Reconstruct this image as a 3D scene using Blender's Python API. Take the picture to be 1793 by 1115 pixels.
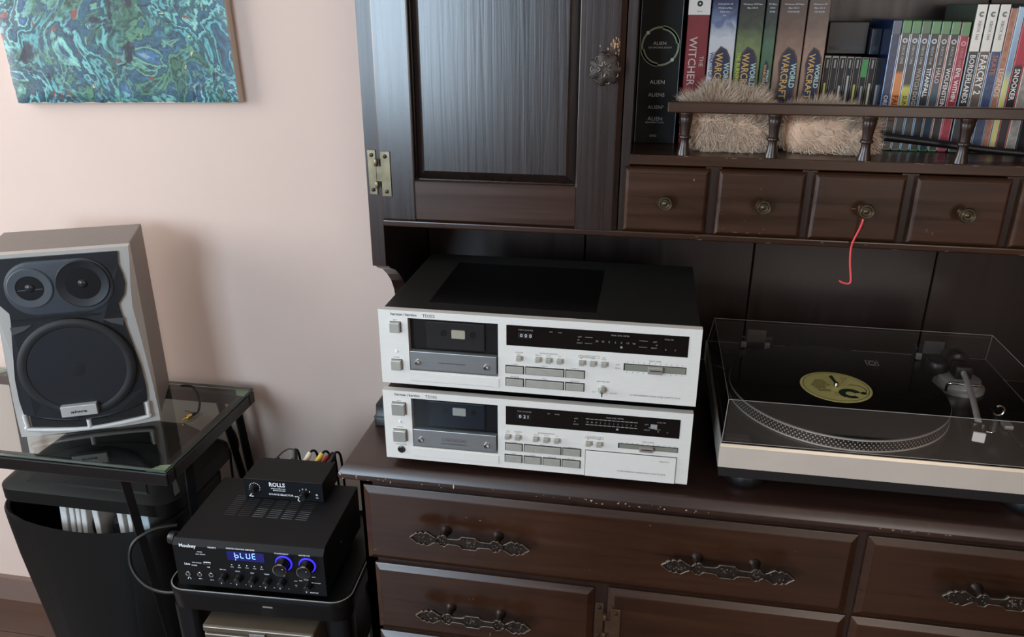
import bpy, bmesh, math, random
from mathutils import Vector, Matrix
random.seed(7)
SC = bpy.context.scene
COL = SC.collection
for o in list(bpy.data.objects): bpy.data.objects.remove(o)

# ------------------------------------------------------------------ camera
cam_d = bpy.data.cameras.new('camera'); cam = bpy.data.objects.new('camera', cam_d); COL.objects.link(cam)
cam_d.sensor_fit = 'HORIZONTAL'; cam_d.sensor_width = 36.0; cam_d.lens = 1379.82 * 36.0 / 1793.0
cam_d.clip_start = 0.02
_yaw, _pit, _rol = 0.1725, 0.3803, 0.0003
_F = Vector((-math.sin(_yaw)*math.cos(_pit), math.cos(_yaw)*math.cos(_pit), -math.sin(_pit)))
_R0 = Vector((math.cos(_yaw), math.sin(_yaw), 0)); _U0 = _R0.cross(_F)
_R = _R0*math.cos(_rol) + _U0*math.sin(_rol); _U = _U0*math.cos(_rol) - _R0*math.sin(_rol)
_M = Matrix((( _R.x, _U.x, -_F.x, 0.3604), (_R.y, _U.y, -_F.y, -1.1935), (_R.z, _U.z, -_F.z, 0.6472), (0, 0, 0, 1)))
cam.matrix_world = _M
SC.camera = cam
# ------------------------------------------------------------------ world, daylight, exposure
SC.view_settings.view_transform = 'Standard'; SC.view_settings.look = 'None'
SC.view_settings.gamma = 1.0; SC.view_settings.use_curve_mapping = False
SC.view_settings.exposure = 0.12
w = bpy.data.worlds.new('sky'); SC.world = w; w.use_nodes = True
w.node_tree.nodes['Background'].inputs[0].default_value = (0.45, 0.68, 1.0, 1)
w.node_tree.nodes['Background'].inputs[1].default_value = 2.2
FLOOR = -0.867; WALL = 0.275; CEIL = 1.62
XL, XR, YB = -2.6, 2.7, -3.5
WX0, WX1, WZ0, WZ1 = -2.05, -0.70, 0.0, 1.56         # window in the wall behind the camera
VY0, VY1, VZ0, VZ1 = -1.55, -0.12, 0.15, 1.56           # window in the left wall
UX0, UX1, UZ0, UZ1 = 1.2, 2.2, 0.1, 1.50             # right-hand window in the wall behind the camera
def area(name, loc, sx, sy, power, col, rx=90, rz=0):
    d = bpy.data.lights.new(name, 'AREA'); d.shape = 'RECTANGLE'; d.size = sx; d.size_y = sy; d.energy = power; d.color = col
    o = bpy.data.objects.new(name, d); COL.objects.link(o); o.location = loc
    o.rotation_euler = (math.radians(rx), 0, math.radians(rz)); return o
area('daylight_window_1', ((WX0+WX1)/2, YB+0.03, (WZ0+WZ1)/2), WX1-WX0-.1, WZ1-WZ0-.1, 68, (0.68, 0.85, 1.0))
area('daylight_window_2', (XL+0.03, (VY0+VY1)/2, (VZ0+VZ1)/2), VY1-VY0-.1, VZ1-VZ0-.1, 44, (1.0, 0.96, 0.92), 90, -90)

area('daylight_window_3', ((UX0+UX1)/2, YB+0.03, (UZ0+UZ1)/2), UX1-UX0-.1, UZ1-UZ0-.1, 17, (1.0, 0.80, 0.60))   # warm fill added at the right-hand window to brighten the right side
# ------------------------------------------------------------------ helpers
def lin(c):
    def f(u):
        u /= 255.0
        return u/12.92 if u <= .04045 else ((u+.055)/1.055)**2.4
    return (f(c[0]), f(c[1]), f(c[2]), 1.0)
MATS = {}
def pm(name, col, rough=.5, metal=0., spec=.5, coat=0., var=0., vscale=20., bump=0., bscale=200., stretch=(1,1,1), emit=None, estr=0., alpha=None):
    if name in MATS: return MATS[name]
    m = bpy.data.materials.new(name); m.use_nodes = True; nt = m.node_tree; b = nt.nodes['Principled BSDF']
    c = lin(col); b.inputs['Base Color'].default_value = c
    b.inputs['Roughness'].default_value = rough; b.inputs['Metallic'].default_value = metal
    b.inputs['Specular IOR Level'].default_value = spec; b.inputs['Coat Weight'].default_value = coat
    b.inputs['Coat Roughness'].default_value = .12
    if emit: b.inputs['Emission Color'].default_value = lin(emit); b.inputs['Emission Strength'].default_value = estr
    tc = nt.nodes.new('ShaderNodeTexCoord'); mp = nt.nodes.new('ShaderNodeMapping'); mp.inputs['Scale'].default_value = stretch
    nt.links.new(tc.outputs['Object'], mp.inputs['Vector'])
    n = nt.nodes.new('ShaderNodeTexNoise'); n.inputs['Scale'].default_value = vscale; n.inputs['Detail'].default_value = 5
    nt.links.new(mp.outputs['Vector'], n.inputs['Vector'])
    r = nt.nodes.new('ShaderNodeValToRGB'); v = max(var, .03)
    r.color_ramp.elements[0].position = .3; r.color_ramp.elements[1].position = .7
    r.color_ramp.elements[0].color = (c[0]*(1-v), c[1]*(1-v), c[2]*(1-v), 1); r.color_ramp.elements[1].color = (c[0]*(1+v), c[1]*(1+v), c[2]*(1+v), 1)
    nt.links.new(n.outputs['Fac'], r.inputs['Fac']); nt.links.new(r.outputs['Color'], b.inputs['Base Color'])
    if bump:
        n2 = nt.nodes.new('ShaderNodeTexNoise'); n2.inputs['Scale'].default_value = bscale; n2.inputs['Detail'].default_value = 3
        nt.links.new(mp.outputs['Vector'], n2.inputs['Vector'])
        bp = nt.nodes.new('ShaderNodeBump'); bp.inputs['Strength'].default_value = bump; bp.inputs['Distance'].default_value = .002
        nt.links.new(n2.outputs['Fac'], bp.inputs['Height']); nt.links.new(bp.outputs['Normal'], b.inputs['Normal'])
    MATS[name] = m; return m
def wood(name, axis, dark, light, rough=.3, streak=.12, coat=.35, fine=1.0):
    m = bpy.data.materials.new(name); m.use_nodes = True; nt = m.node_tree; b = nt.nodes['Principled BSDF']
    L = nt.links.new
    tc = nt.nodes.new('ShaderNodeTexCoord'); mp = nt.nodes.new('ShaderNodeMapping')
    s = {'x': (1.6, 38, 38), 'y': (38, 1.6, 38), 'z': (38, 38, 1.6)}[axis]
    mp.inputs['Scale'].default_value = tuple(q*fine if q > 10 else q for q in s); L(tc.outputs['Object'], mp.inputs['Vector'])
    n = nt.nodes.new('ShaderNodeTexNoise'); n.inputs['Scale'].default_value = 2.2; n.inputs['Detail'].default_value = 8; n.inputs['Distortion'].default_value = .6
    L(mp.outputs['Vector'], n.inputs['Vector'])
    n1 = nt.nodes.new('ShaderNodeTexNoise'); n1.inputs['Scale'].default_value = 5; n1.inputs['Detail'].default_value = 2; L(tc.outputs['Object'], n1.inputs['Vector'])
    mx = nt.nodes.new('ShaderNodeMath'); mx.operation = 'MULTIPLY_ADD'; mx.inputs[1].default_value = .55
    L(n.outputs['Fac'], mx.inputs[0])
    m2 = nt.nodes.new('ShaderNodeMath'); m2.operation = 'MULTIPLY'; m2.inputs[1].default_value = .45; L(n1.outputs['Fac'], m2.inputs[0]); L(m2.outputs[0], mx.inputs[2])
    r = nt.nodes.new('ShaderNodeValToRGB'); r.color_ramp.elements[0].position = .32; r.color_ramp.elements[1].position = .68
    r.color_ramp.elements[0].color = lin(dark); r.color_ramp.elements[1].color = lin(light)
    L(mx.outputs[0], r.inputs['Fac']); L(r.outputs['Color'], b.inputs['Base Color'])
    rr = nt.nodes.new('ShaderNodeMapRange'); rr.inputs['To Min'].default_value = rough-.07; rr.inputs['To Max'].default_value = rough+.12
    L(n.outputs['Fac'], rr.inputs['Value']); L(rr.outputs[0], b.inputs['Roughness'])
    bp = nt.nodes.new('ShaderNodeBump'); bp.inputs['Strength'].default_value = streak; bp.inputs['Distance'].default_value = .0015
    L(n.outputs['Fac'], bp.inputs['Height']); L(bp.outputs['Normal'], b.inputs['Normal'])
    b.inputs['Coat Weight'].default_value = coat; b.inputs['Coat Roughness'].default_value = .22
    return m
def glassy(name, tint, rough=.02, ior=1.45, refl=1.0):
    m = bpy.data.materials.new(name); m.use_nodes = True; nt = m.node_tree; nt.nodes.clear(); L = nt.links.new
    out = nt.nodes.new('ShaderNodeOutputMaterial'); t = nt.nodes.new('ShaderNodeBsdfTransparent'); g = nt.nodes.new('ShaderNodeBsdfGlossy')
    t.inputs[0].default_value = (*[u/255 for u in tint], 1); g.inputs['Roughness'].default_value = rough; g.inputs['Color'].default_value = (refl, refl, refl, 1)
    f = nt.nodes.new('ShaderNodeFresnel'); f.inputs[0].default_value = ior; mx = nt.nodes.new('ShaderNodeMixShader')
    gm = nt.nodes.new('ShaderNodeNewGeometry'); iv = nt.nodes.new('ShaderNodeMath'); iv.operation = 'SUBTRACT'; iv.inputs[0].default_value = 1.0; L(gm.outputs['Backfacing'], iv.inputs[1])
    mu = nt.nodes.new('ShaderNodeMath'); mu.operation = 'MULTIPLY'; L(f.outputs[0], mu.inputs[0]); L(iv.outputs[0], mu.inputs[1])   # thin pane: reflect only at the outer face
    L(mu.outputs[0], mx.inputs[0]); L(t.outputs[0], mx.inputs[1]); L(g.outputs[0], mx.inputs[2]); L(mx.outputs[0], out.inputs[0])
    return m
def gradient(name, stops, z0, z1, rough=.4, var=.25):
    """printed card whose ink changes with height"""
    m = bpy.data.materials.new(name); m.use_nodes = True; nt = m.node_tree; b = nt.nodes['Principled BSDF']; L = nt.links.new
    tc = nt.nodes.new('ShaderNodeTexCoord'); sp = nt.nodes.new('ShaderNodeSeparateXYZ'); L(tc.outputs['Object'], sp.inputs[0])
    mr = nt.nodes.new('ShaderNodeMapRange'); mr.inputs['From Min'].default_value = z0; mr.inputs['From Max'].default_value = z1
    n = nt.nodes.new('ShaderNodeTexNoise'); n.inputs['Scale'].default_value = 45; n.inputs['Detail'].default_value = 5; n.inputs['Distortion'].default_value = 1.2; L(tc.outputs['Object'], n.inputs['Vector'])
    ad = nt.nodes.new('ShaderNodeMath'); ad.operation = 'MULTIPLY_ADD'; ad.inputs[1].default_value = var; L(n.outputs['Fac'], ad.inputs[0]); L(mr.outputs[0], ad.inputs[2])
    su = nt.nodes.new('ShaderNodeMath'); su.operation = 'SUBTRACT'; su.inputs[1].default_value = var*.5; L(ad.outputs[0], su.inputs[0])
    L(sp.outputs['Z'], mr.inputs['Value'])
    r = nt.nodes.new('ShaderNodeValToRGB')
    while len(r.color_ramp.elements) < len(stops): r.color_ramp.elements.new(.5)
    for e, (q, c) in zip(r.color_ramp.elements, stops): e.position = q; e.color = lin(c)
    L(su.outputs[0], r.inputs['Fac']); L(r.outputs['Color'], b.inputs['Base Color']); b.inputs['Roughness'].default_value = rough
    return m

ROOT = {}                                     # object -> inverse matrix of its thing
class MB:
    def __init__(s): s.v = []; s.f = []
    def add(s, vs, fs):
        o = len(s.v); s.v += [tuple(q) for q in vs]; s.f += [tuple(i+o for i in q) for q in fs]; return s
    def box(s, x0, x1, y0, y1, z0, z1):
        return s.add([(x0,y0,z0),(x1,y0,z0),(x1,y1,z0),(x0,y1,z0),(x0,y0,z1),(x1,y0,z1),(x1,y1,z1),(x0,y1,z1)],
                     [(0,3,2,1),(4,5,6,7),(0,1,5,4),(1,2,6,5),(2,3,7,6),(3,0,4,7)])
    def rbox(s, x0, x1, y0, y1, z0, z1, r=.002, seg=2):
        bm = bmesh.new(); bmesh.ops.create_cube(bm, size=1)
        for q in bm.verts: q.co = Vector(((x0+x1)/2+q.co.x*(x1-x0), (y0+y1)/2+q.co.y*(y1-y0), (z0+z1)/2+q.co.z*(z1-z0)))
        bmesh.ops.bevel(bm, geom=bm.edges[:], offset=r, segments=seg, affect='EDGES', profile=.5)
        return s.bm(bm)
    def bm(s, bm):
        bm.verts.index_update(); s.add([q.co[:] for q in bm.verts], [[q.index for q in f.verts] for f in bm.faces]); bm.free(); return s
    def loft(s, rings, cap0=True, cap1=True, closed=True):
        n = len(rings[0]); vs = [q for r in rings for q in r]; fs = []
        for k in range(len(rings)-1):
            for i in range(n if closed else n-1):
                j = (i+1) % n; fs.append((k*n+i, k*n+j, (k+1)*n+j, (k+1)*n+i))
        if cap0: fs.append(tuple(reversed(range(n))))
        if cap1: fs.append(tuple(range((len(rings)-1)*n, len(rings)*n)))
        return s.add(vs, fs)
    def rz(s, x0, x1, y0, y1, prof, rad=0, seg=5):       # stacked rectangles, prof = [(inset, z)]
        return s.loft([[(a, b, z) for a, b in rrect(x0+i, x1-i, y0+i, y1-i, max(rad-i, .0005) if rad else 0, seg)] for i, z in prof])
    def ry(s, x0, x1, z0, z1, prof, rad=0, seg=5):       # rectangles facing the room, prof = [(inset, y)]
        return s.loft([[(a, y, b) for a, b in rrect(x0+i, x1-i, z0+i, z1-i, max(rad-i, .0005) if rad else 0, seg)] for i, y in prof])
    def lathe(s, prof, c, axis='z', seg=24, cap=True):
        rings = []
        for r, h in prof:
            ring = []
            for k in range(seg):
                a = 2*math.pi*k/seg; p, q = r*math.cos(a), r*math.sin(a)
                ring.append({'z': (c[0]+p, c[1]+q, c[2]+h), 'y': (c[0]+p, c[1]+h, c[2]+q), 'x': (c[0]+h, c[1]+p, c[2]+q)}[axis])
            rings.append(ring)
        return s.loft(rings, cap, cap)
    def tube(s, pts, r, seg=8, sub=5, rr=None):
        P = smooth_path([Vector(q) for q in pts], sub) if sub else [Vector(q) for q in pts]
        rings = []; up = Vector((0, 0, 1)); n = len(P); prev = None
        for i, q in enumerate(P):
            t = (P[min(i+1, n-1)]-P[max(i-1, 0)]).normalized()
            if prev is None: a = t.cross(up if abs(t.z) < .9 else Vector((1, 0, 0))).normalized()
            else: a = (prev - t*prev.dot(t)).normalized()
            prev = a; b = t.cross(a); rad = r if rr is None else rr(i/(n-1))
            rings.append([q + a*(rad*math.cos(2*math.pi*k/seg)) + b*(rad*math.sin(2*math.pi*k/seg)) for k in range(seg)])
        return s.loft(rings)
    def bar(s, a, b, w, d=None):                           # square bar from a to b
        return s.tube([a, b], w*.7071, 4, 0)
    def prism(s, poly, plane, lo, hi):
        n = len(poly); m = {'xz': lambda p, h: (p[0], h, p[1]), 'yz': lambda p, h: (h, p[0], p[1]), 'xy': lambda p, h: (p[0], p[1], h)}[plane]
        return s.loft([[m(p, lo) for p in poly], [m(p, hi) for p in poly]])
    def text(s, t, x, y, z, h, align='l', mode='front', sx=1., bold=0.):
        vs, fs, wd = glyphs(t, bold); k = h/.7
        ox = {'l': 0, 'c': -wd/2, 'r': -wd}[align]
        if mode == 'front': out = [(x+(a+ox)*k*sx, y, z+b*k) for a, b in vs]
        elif mode == 'spine': out = [(x+b*k, y, z-(a+ox)*k*sx) for a, b in vs]
        else: out = [(x+(a+ox)*k*sx, y+b*k, z) for a, b in vs]
        return s.add(out, fs)
    def quad(s, x0, x1, z0, z1, y): return s.add([(x0,y,z0),(x1,y,z0),(x1,y,z1),(x0,y,z1)], [(0,1,2,3)])
    def disc(s, x, z, r, y, seg=12): return s.add([(x+r*math.cos(2*math.pi*k/seg), y, z+r*math.sin(2*math.pi*k/seg)) for k in range(seg)], [tuple(range(seg))])
    def arc(s, x, z, r0, r1, a0, a1, y, seg=20):           # flat printed arc
        vs = []
        for k in range(seg+1):
            a = math.radians(a0+(a1-a0)*k/seg); vs += [(x+r0*math.cos(a), y, z+r0*math.sin(a)), (x+r1*math.cos(a), y, z+r1*math.sin(a))]
        return s.add(vs, [(2*k, 2*k+1, 2*k+3, 2*k+2) for k in range(seg)])
    def map(s, fn): s.v = [fn(*q) for q in s.v]; return s
    def build(s, name, mat, parent=None, local=False, smooth=None, recalc=True, stuff=None):
        stuff = stuff if stuff is not None else any(k in name for k in ('print', 'lettering', 'digits', 'relief', 'fleck', 'chip', 'scratch', 'worn_', 'edge_wear', 'petal_rim', 'emblem', 'logo_mark', 'fur_strands'))
        me = bpy.data.meshes.new(name); vs = s.v
        if parent is not None and not local:
            M = ROOT[parent]; vs = [(M @ Vector(q))[:] for q in vs]
        me.from_pydata(vs, [], s.f)
        if recalc:
            bm = bmesh.new(); bm.from_mesh(me); bmesh.ops.recalc_face_normals(bm, faces=bm.faces[:]); bm.to_mesh(me); bm.free()
        me.materials.append(mat)
        if smooth is not None: me.shade_smooth(); me.set_sharp_from_angle(angle=math.radians(smooth))
        o = bpy.data.objects.new(name, me); COL.objects.link(o)
        if stuff: o['kind'] = 'stuff'
        if parent is not None: o.parent = parent; ROOT[o] = ROOT[parent]
        else: ROOT[o] = Matrix.Identity(4)
        return o
def rrect(x0, x1, y0, y1, r=0, seg=5):
    if not r: return [(x0,y0),(x1,y0),(x1,y1),(x0,y1)]
    out = []
    for cx, cy, a0 in ((x1-r,y0+r,-90),(x1-r,y1-r,0),(x0+r,y1-r,90),(x0+r,y0+r,180)):
        for k in range(seg+1):
            a = math.radians(a0+90*k/seg); out.append((cx+r*math.cos(a), cy+r*math.sin(a)))
    return out
def smooth_path(P, sub):
    if len(P) < 3: return P
    out = []
    for i in range(len(P)-1):
        p0, p1, p2, p3 = P[max(i-1,0)], P[i], P[i+1], P[min(i+2,len(P)-1)]
        for k in range(sub):
            t = k/sub
            out.append(.5*((2*p1)+(p2-p0)*t+(2*p0-5*p1+4*p2-p3)*t*t+(3*p1-p0-3*p2+p3)*t**3))
    out.append(P[-1]); return out
_G = {}
def glyphs(t, bold=0.):
    key = (t, bold)
    if key not in _G:
        cu = bpy.data.curves.new('t', 'FONT'); cu.body = t; cu.size = 1; cu.resolution_u = 2; cu.offset = bold
        ob = bpy.data.objects.new('t', cu); COL.objects.link(ob)
        dg = bpy.context.evaluated_depsgraph_get(); ev = ob.evaluated_get(dg); me = ev.to_mesh()
        vs = [(q.co.x, q.co.y) for q in me.vertices]; fs = [tuple(f.vertices) for f in me.polygons]
        ev.to_mesh_clear(); bpy.data.objects.remove(ob); bpy.data.curves.remove(cu)
        x0 = min([q[0] for q in vs] or [0]); vs = [(a-x0, b) for a, b in vs]
        _G[key] = (vs, fs, max([q[0] for q in vs] or [0]))
    return _G[key]
def tag(o, label, cat, group=None):
    o['label'] = label; o['category'] = cat
    if group: o['group'] = group
    return o
def thing(name, label, cat, loc=(0,0,0), rotz=0, group=None, roty=0):
    o = bpy.data.objects.new(name, None); COL.objects.link(o); o.empty_display_size = .02
    o.location = loc; o.rotation_euler = (0, roty, rotz); tag(o, label, cat, group)
    ROOT[o] = (Matrix.Translation(loc) @ Matrix.Rotation(rotz, 4, 'Z') @ Matrix.Rotation(roty, 4, 'Y')).inverted()
    return o
def struct(o): o['kind'] = 'structure'; return o
def B(*a): return MB().box(*a)
def RB(*a, r=.002, seg=2): return MB().rbox(*a, r=r, seg=seg)

# ------------------------------------------------------------------ materials
M_WALL = pm('wall_paint', (212, 190, 178), .75, var=.03, vscale=3, bump=.05, bscale=60)
M_CEIL = pm('ceiling_paint', (205, 198, 190), .8)
M_FLOOR = wood('floor_wood', 'x', (58, 37, 28), (86, 57, 42), .35)
WX = wood('dark_wood_x', 'x', (40, 22, 13), (68, 41, 25), .28, .05, coat=.2)
WZ = wood('dark_wood_z', 'z', (30, 19, 15), (50, 32, 24), .30, .22, fine=1.8)
WZP = wood('door_panel_wood', 'z', (24, 17, 15), (42, 30, 26), .27, .32, coat=.8, fine=1.5)
WZD = wood('door_wood', 'z', (28, 19, 16), (46, 31, 25), .26, .22, coat=.9, fine=1.6)
WPL = wood('plank_wood', 'z', (24, 14, 11), (40, 24, 17), .38, .06, coat=.1)
WY = wood('dark_wood_y', 'y', (34, 21, 17), (56, 35, 27), .30, .06)
WTOP = wood('counter_wood', 'x', (38, 25, 21), (62, 42, 34), .33, .06)
M_CHIP = pm('bare_wood_chip', (206, 178, 146), .7, var=.25, vscale=300)
M_BRASS = pm('aged_brass', (122, 112, 90), .38, .85, var=.25, vscale=60)
M_IRON = pm('dark_antique_iron', (62, 54, 49), .42, .7, var=.35, vscale=120, bump=.3, bscale=400)
M_RIM = pm('worn_bronze', (104, 92, 80), .42, .75, var=.3, vscale=120)
M_SILVER = pm('brushed_silver', (236, 234, 227), .42, .15, var=.03, vscale=30, stretch=(2, 60, 60))
M_SILV2 = pm('satin_silver_button', (176, 174, 166), .38, .55)
M_BTN = pm('grey_green_button', (182, 180, 170), .42, .4, var=.06, vscale=90)
M_BLACK = pm('black_plastic', (18, 18, 19), .4, var=.1)
M_DARK = pm('dark_smoked_acrylic', (20, 18, 18), .13, coat=.3)
M_STEEL = pm('black_steel_cover', (36, 36, 34), .42, .2, var=.08, vscale=40, bump=.03, bscale=900)
M_SATIN = pm('matte_black_metal', (12, 12, 13), .55, .1, .3, bump=.03, bscale=900)
M_INK = pm('grey_ink', (74, 74, 72), .6)
M_INKD = pm('dark_ink', (30, 30, 32), .6)
M_WHITE = pm('white_print', (236, 238, 240), .5)
M_GREYP = pm('light_grey_print', (150, 150, 150), .5)
M_CREAM = pm('cream_paper', (222, 214, 190), .6)
M_CHROME = pm('chrome', (214, 212, 208), .16, 1.0)
M_GOLD = pm('gold_plated', (226, 196, 110), .22, 1.0)

# ------------------------------------------------------------------ room
struct(B(XL, XR, WALL, WALL+.1, FLOOR, CEIL).build('wall_back', M_WALL))
M_WARM = pm('warm_tan_wall', (128, 92, 70), .75, var=.04, vscale=3)
struct(B(XR, XR+.1, YB, WALL+.1, FLOOR, CEIL).build('wall_right', M_WARM))
wl = MB()
for a in ((YB, VY0, FLOOR, CEIL), (VY0, VY1, FLOOR, VZ0), (VY0, VY1, VZ1, CEIL), (VY1, WALL, FLOOR, CEIL)): wl.box(XL-.15, XL, a[0], a[1], a[2], a[3])
struct(wl.build('wall_left', M_WALL))
wf = MB()
for a in ((XL, WX0, FLOOR, CEIL), (WX0, WX1, FLOOR, WZ0), (WX0, WX1, WZ1, CEIL), (WX1, UX0, FLOOR, CEIL), (UX0, UX1, FLOOR, UZ0), (UX0, UX1, UZ1, CEIL), (UX1, XR, FLOOR, CEIL)): wf.box(a[0], a[1], YB-.15, YB, a[2], a[3])
struct(wf.build('wall_front', M_WARM))
struct(B(XL, XR, YB, WALL, CEIL, CEIL+.1).build('ceiling', M_CEIL))
struct(B(XL, XR, YB, WALL, FLOOR-.1, FLOOR-.004).build('floor', pm('floor_gap', (40, 27, 21), .6)))
fl = bpy.data.objects['floor']
for k in range(32):                                     # floor boards where the photograph shows the floor
    y1 = WALL - k*.12
    q = B(XL, XR, max(y1-.1185, YB), y1, FLOOR-.004, FLOOR).build('floor_board', M_FLOOR, fl)
struct(B(XL, -.06, WALL-.014, WALL, FLOOR, FLOOR+.075).build('baseboard_back', pm('baseboard_paint', (118, 97, 88), .5)))
M_WIN = pm('window_frame_paint', (225, 225, 222), .5)
def window(n, a, b, c, d, fn, loc):
    t = bpy.data.objects.new('window_%d' % n, None); COL.objects.link(t); t.location = loc; ROOT[t] = Matrix.Translation(t.location).inverted(); struct(t)
    f = MB(); f.box(a, a+.05, -.1, -.04, c, d).box(b-.05, b, -.1, -.04, c, d).box(a+.05, b-.05, -.1, -.04, c, c+.05).box(a+.05, b-.05, -.1, -.04, d-.05, d)
    f.map(fn).build('window_frame', M_WIN, t)
    B((a+b)/2-.025, (a+b)/2+.025, -.095, -.045, c+.05, d-.05).map(fn).build('mullion', M_WIN, t)
    B(a+.05, b-.05, -.072, -.068, c+.05, d-.05).map(fn).build('pane', glassy('window_glass', (245, 250, 250)), t)
window(1, WX0, WX1, WZ0, WZ1, lambda x, y, z: (x, YB+y, z), ((WX0+WX1)/2, YB-.08, WZ0))
window(3, UX0, UX1, UZ0, UZ1, lambda x, y, z: (x, YB+y, z), ((UX0+UX1)/2, YB-.08, UZ0))
window(2, VY0, VY1, VZ0, VZ1, lambda x, y, z: (XL+y, x, z), (XL-.08, (VY0+VY1)/2, VZ0))

# ------------------------------------------------------------------ dresser (lower cabinet)
DX0, DX1 = -.05, 1.10
dr = thing('dresser', 'dark brown wooden dresser with ornate bar handles below the two cassette decks', 'dresser', (.525, .02, FLOOR))
body = MB(); FY = -.210
body.box(DX0, DX0+.02, FY, .262, FLOOR+.06, -.03).box(DX1-.02, DX1, FY, .262, FLOOR+.06, -.03)
body.box(DX0, DX1, .25, .262, FLOOR+.06, -.03).box(DX0, DX1, FY+.02, .262, FLOOR+.06, FLOOR+.08)
body.build('carcass', WZ, dr)
ff = MB()
ff.box(DX0, -.030, FY, FY+.02, FLOOR+.06, -.024).box(.6775, .700, FY, FY+.02, FLOOR+.06, -.024).box(1.075, DX1, FY, FY+.02, FLOOR+.06, -.024)
ff.box(.315, .343, FY, FY+.02, FLOOR+.06, -.178)
for z0, z1 in ((-.045, -.024), (-.192, -.172)): ff.box(DX0, DX1, FY+.0005, FY+.02, z0, z1)
ff.box(DX0, .33, FY+.0005, FY+.02, -.332, -.312).box(DX0, DX1, FY+.0005, FY+.02, FLOOR+.06, FLOOR+.11)
ff.build('face_frame', WZ, dr)
ct = MB(); ct.rz(-.0755, DX1+.028, -.2316, .262, [(.008, -.0262), (.004, -.0255), (.001, -.0235), (0, -.020), (0, -.0150), (.0006, -.0135), (.0074, -.0024), (.0092, -.0010), (.0120, -.0002), (.016, 0)])
ct.build('counter_top', WTOP, dr, smooth=50)
RB(DX0+.01, DX1-.01, FY+.03, .25, FLOOR, FLOOR+.065, r=.003).build('plinth', WX, dr)
def handle(cx, cz, y0, parent):
    H = [(0,.0120),(.0105,.0120),(.0135,.0080),(.0175,.0064),(.032,.0058),(.0350,.0075),(.0370,.0108),(.0400,.0112),(.0425,.0098),(.0450,.0104),(.0475,.0066),(.050,.0050),(.053,.0056),(.0575,.0078),(.062,.0112),(.0655,.0132),(.0690,.0118),(.0705,.0100),(.0735,.0124),(.0765,.0118),(.0785,.0094),(.0815,.0104),(.0845,.0086),(.0870,.0058),(.0895,.0040),(.093,.0008)]
    def outline(d, e=0):
        up = [(x*(1-e/.093), max(h-d, .0003)) for x, h in H]
        pts = [(-x, h) for x, h in reversed(up)] + [(x, h) for x, h in up[1:]]
        return pts + [(x, -h) for x, h in reversed(pts)][0:len(pts)]
    yb = y0-.0255
    h = MB().loft([[(cx+a, y, cz+b) for a, b in outline(d, d)] for d, y in ((.0012, yb+.0045), (0, yb+.003), (0, yb+.0012), (.0006, yb), (.0017, yb), (.0022, yb+.0016))])
    hb = h.build('handle', M_IRON, parent)
    r = MB()
    up = outline(.0011, .001)
    r.tube([(cx+a, yb-.0001, cz+b) for a, b in up]+[(cx+up[0][0], yb-.0001, cz+up[0][1])], .00085, 5, 0)
    r.build('raised_rim', M_RIM, hb)
    for s in (-1, 1):
        MB().lathe([(.0085, 0), (.0085, -.002), (.0062, -.004), (.0058, -.012), (.0062, -.018), (.0054, -.0235)], (cx+s*.0405, y0, cz+.001), 'y', 16).build('handle_post', M_IRON, hb, smooth=50)
        B(cx+s*.0512-.0012, cx+s*.0512+.0012, yb-.0012, yb+.004, cz-.0052, cz+.0052).build('collar', M_IRON, hb)
    g = MB()
    for k in range(46):
        s = random.choice((-1, 1)); u = random.choice([random.uniform(.056, .084), random.uniform(0, .010), random.uniform(.0365, .045)])
        hm = .007 if u > .05 else .008
        g.lathe([(.0014, 0), (.0011, -.0009), (.0003, -.0014)], (cx+s*u, yb+.0014, cz+random.uniform(-hm, hm)*.75), 'y', 6)
    g.build('relief', M_RIM, hb)
def drawer(x0, x1, z0, z1, name='drawer', hs=(), bev=.0090):
    d = MB().ry(x0, x1, z0, z1, [(0, FY+.004), (0, FY-.0040), (.0010, FY-.0046), (bev, FY-.0098), (bev+.0015, FY-.0102)]).build(name, WX, dr)
    for cx, cz in hs: handle(cx, cz, FY-.0102, d)
    return d
drawer(-.0430, .6815, -.1775, -.0420, hs=((.1295, -.1065), (.5065, -.1055)))
drawer(.6945, 1.078, -.1775, -.0415, hs=((.8845, -.1050),))
drawer(-.0336, .3182, -.3180, -.1875, hs=((.1325, -.2560),))
drawer(-.0336, .3182, -.4600, -.3260, hs=((.1325, -.3935),))
drawer(-.0336, .3182, -.7500, -.4680, hs=((.1325, -.60),))
for a, b in ((.3400, .6850), (.6930, 1.078)):
    d = drawer(a, b, -.7500, -.1835, 'cabinet_door')
def hinge(parent, x, z, y, mat, y2, w=.0135, h=.071, g=.0245):
    o = MB().rbox(x, x+w, y-.0022, y+.0002, z-h/2, z+h/2, r=.0005).build('hinge', mat, parent)
    MB().rbox(x+g, x+g+w+.002, y2-.0022, y2+.0002, z-h/2, z+h/2, r=.0005).rbox(x+g-.0075, x+g+.001, y2-.0022, y2+.0002, z-h*.17, z+h*.17, r=.0005).build('hinge_leaf', mat, o)
    for s_ in (-1, 1):
        MB().lathe([(.0030, -h*.075), (.0034, -h*.065), (.0034, h*.065), (.0030, h*.075)], (x+w+.0032, min(y, y2)-.0015, z+s_*h*.25), 'z', 12).build('hinge_barrel', mat, o, smooth=50)
    for sx, yy in ((w/2, y), (g+w/2+.001, y2)):
        for sz in (-1, 1):
            MB().lathe([(.0032, 0), (.0032, -.0012), (.0018, -.0019)], (x+sx, yy-.0022, z+sz*h*.39), 'y', 10).build('screw', M_IRON, o, smooth=50)
    return o
hinge(dr, .3210, -.2530, FY, pm('copper_brown_hinge', (112, 86, 66), .42, .8, var=.2, vscale=60), FY-.0102)
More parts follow.
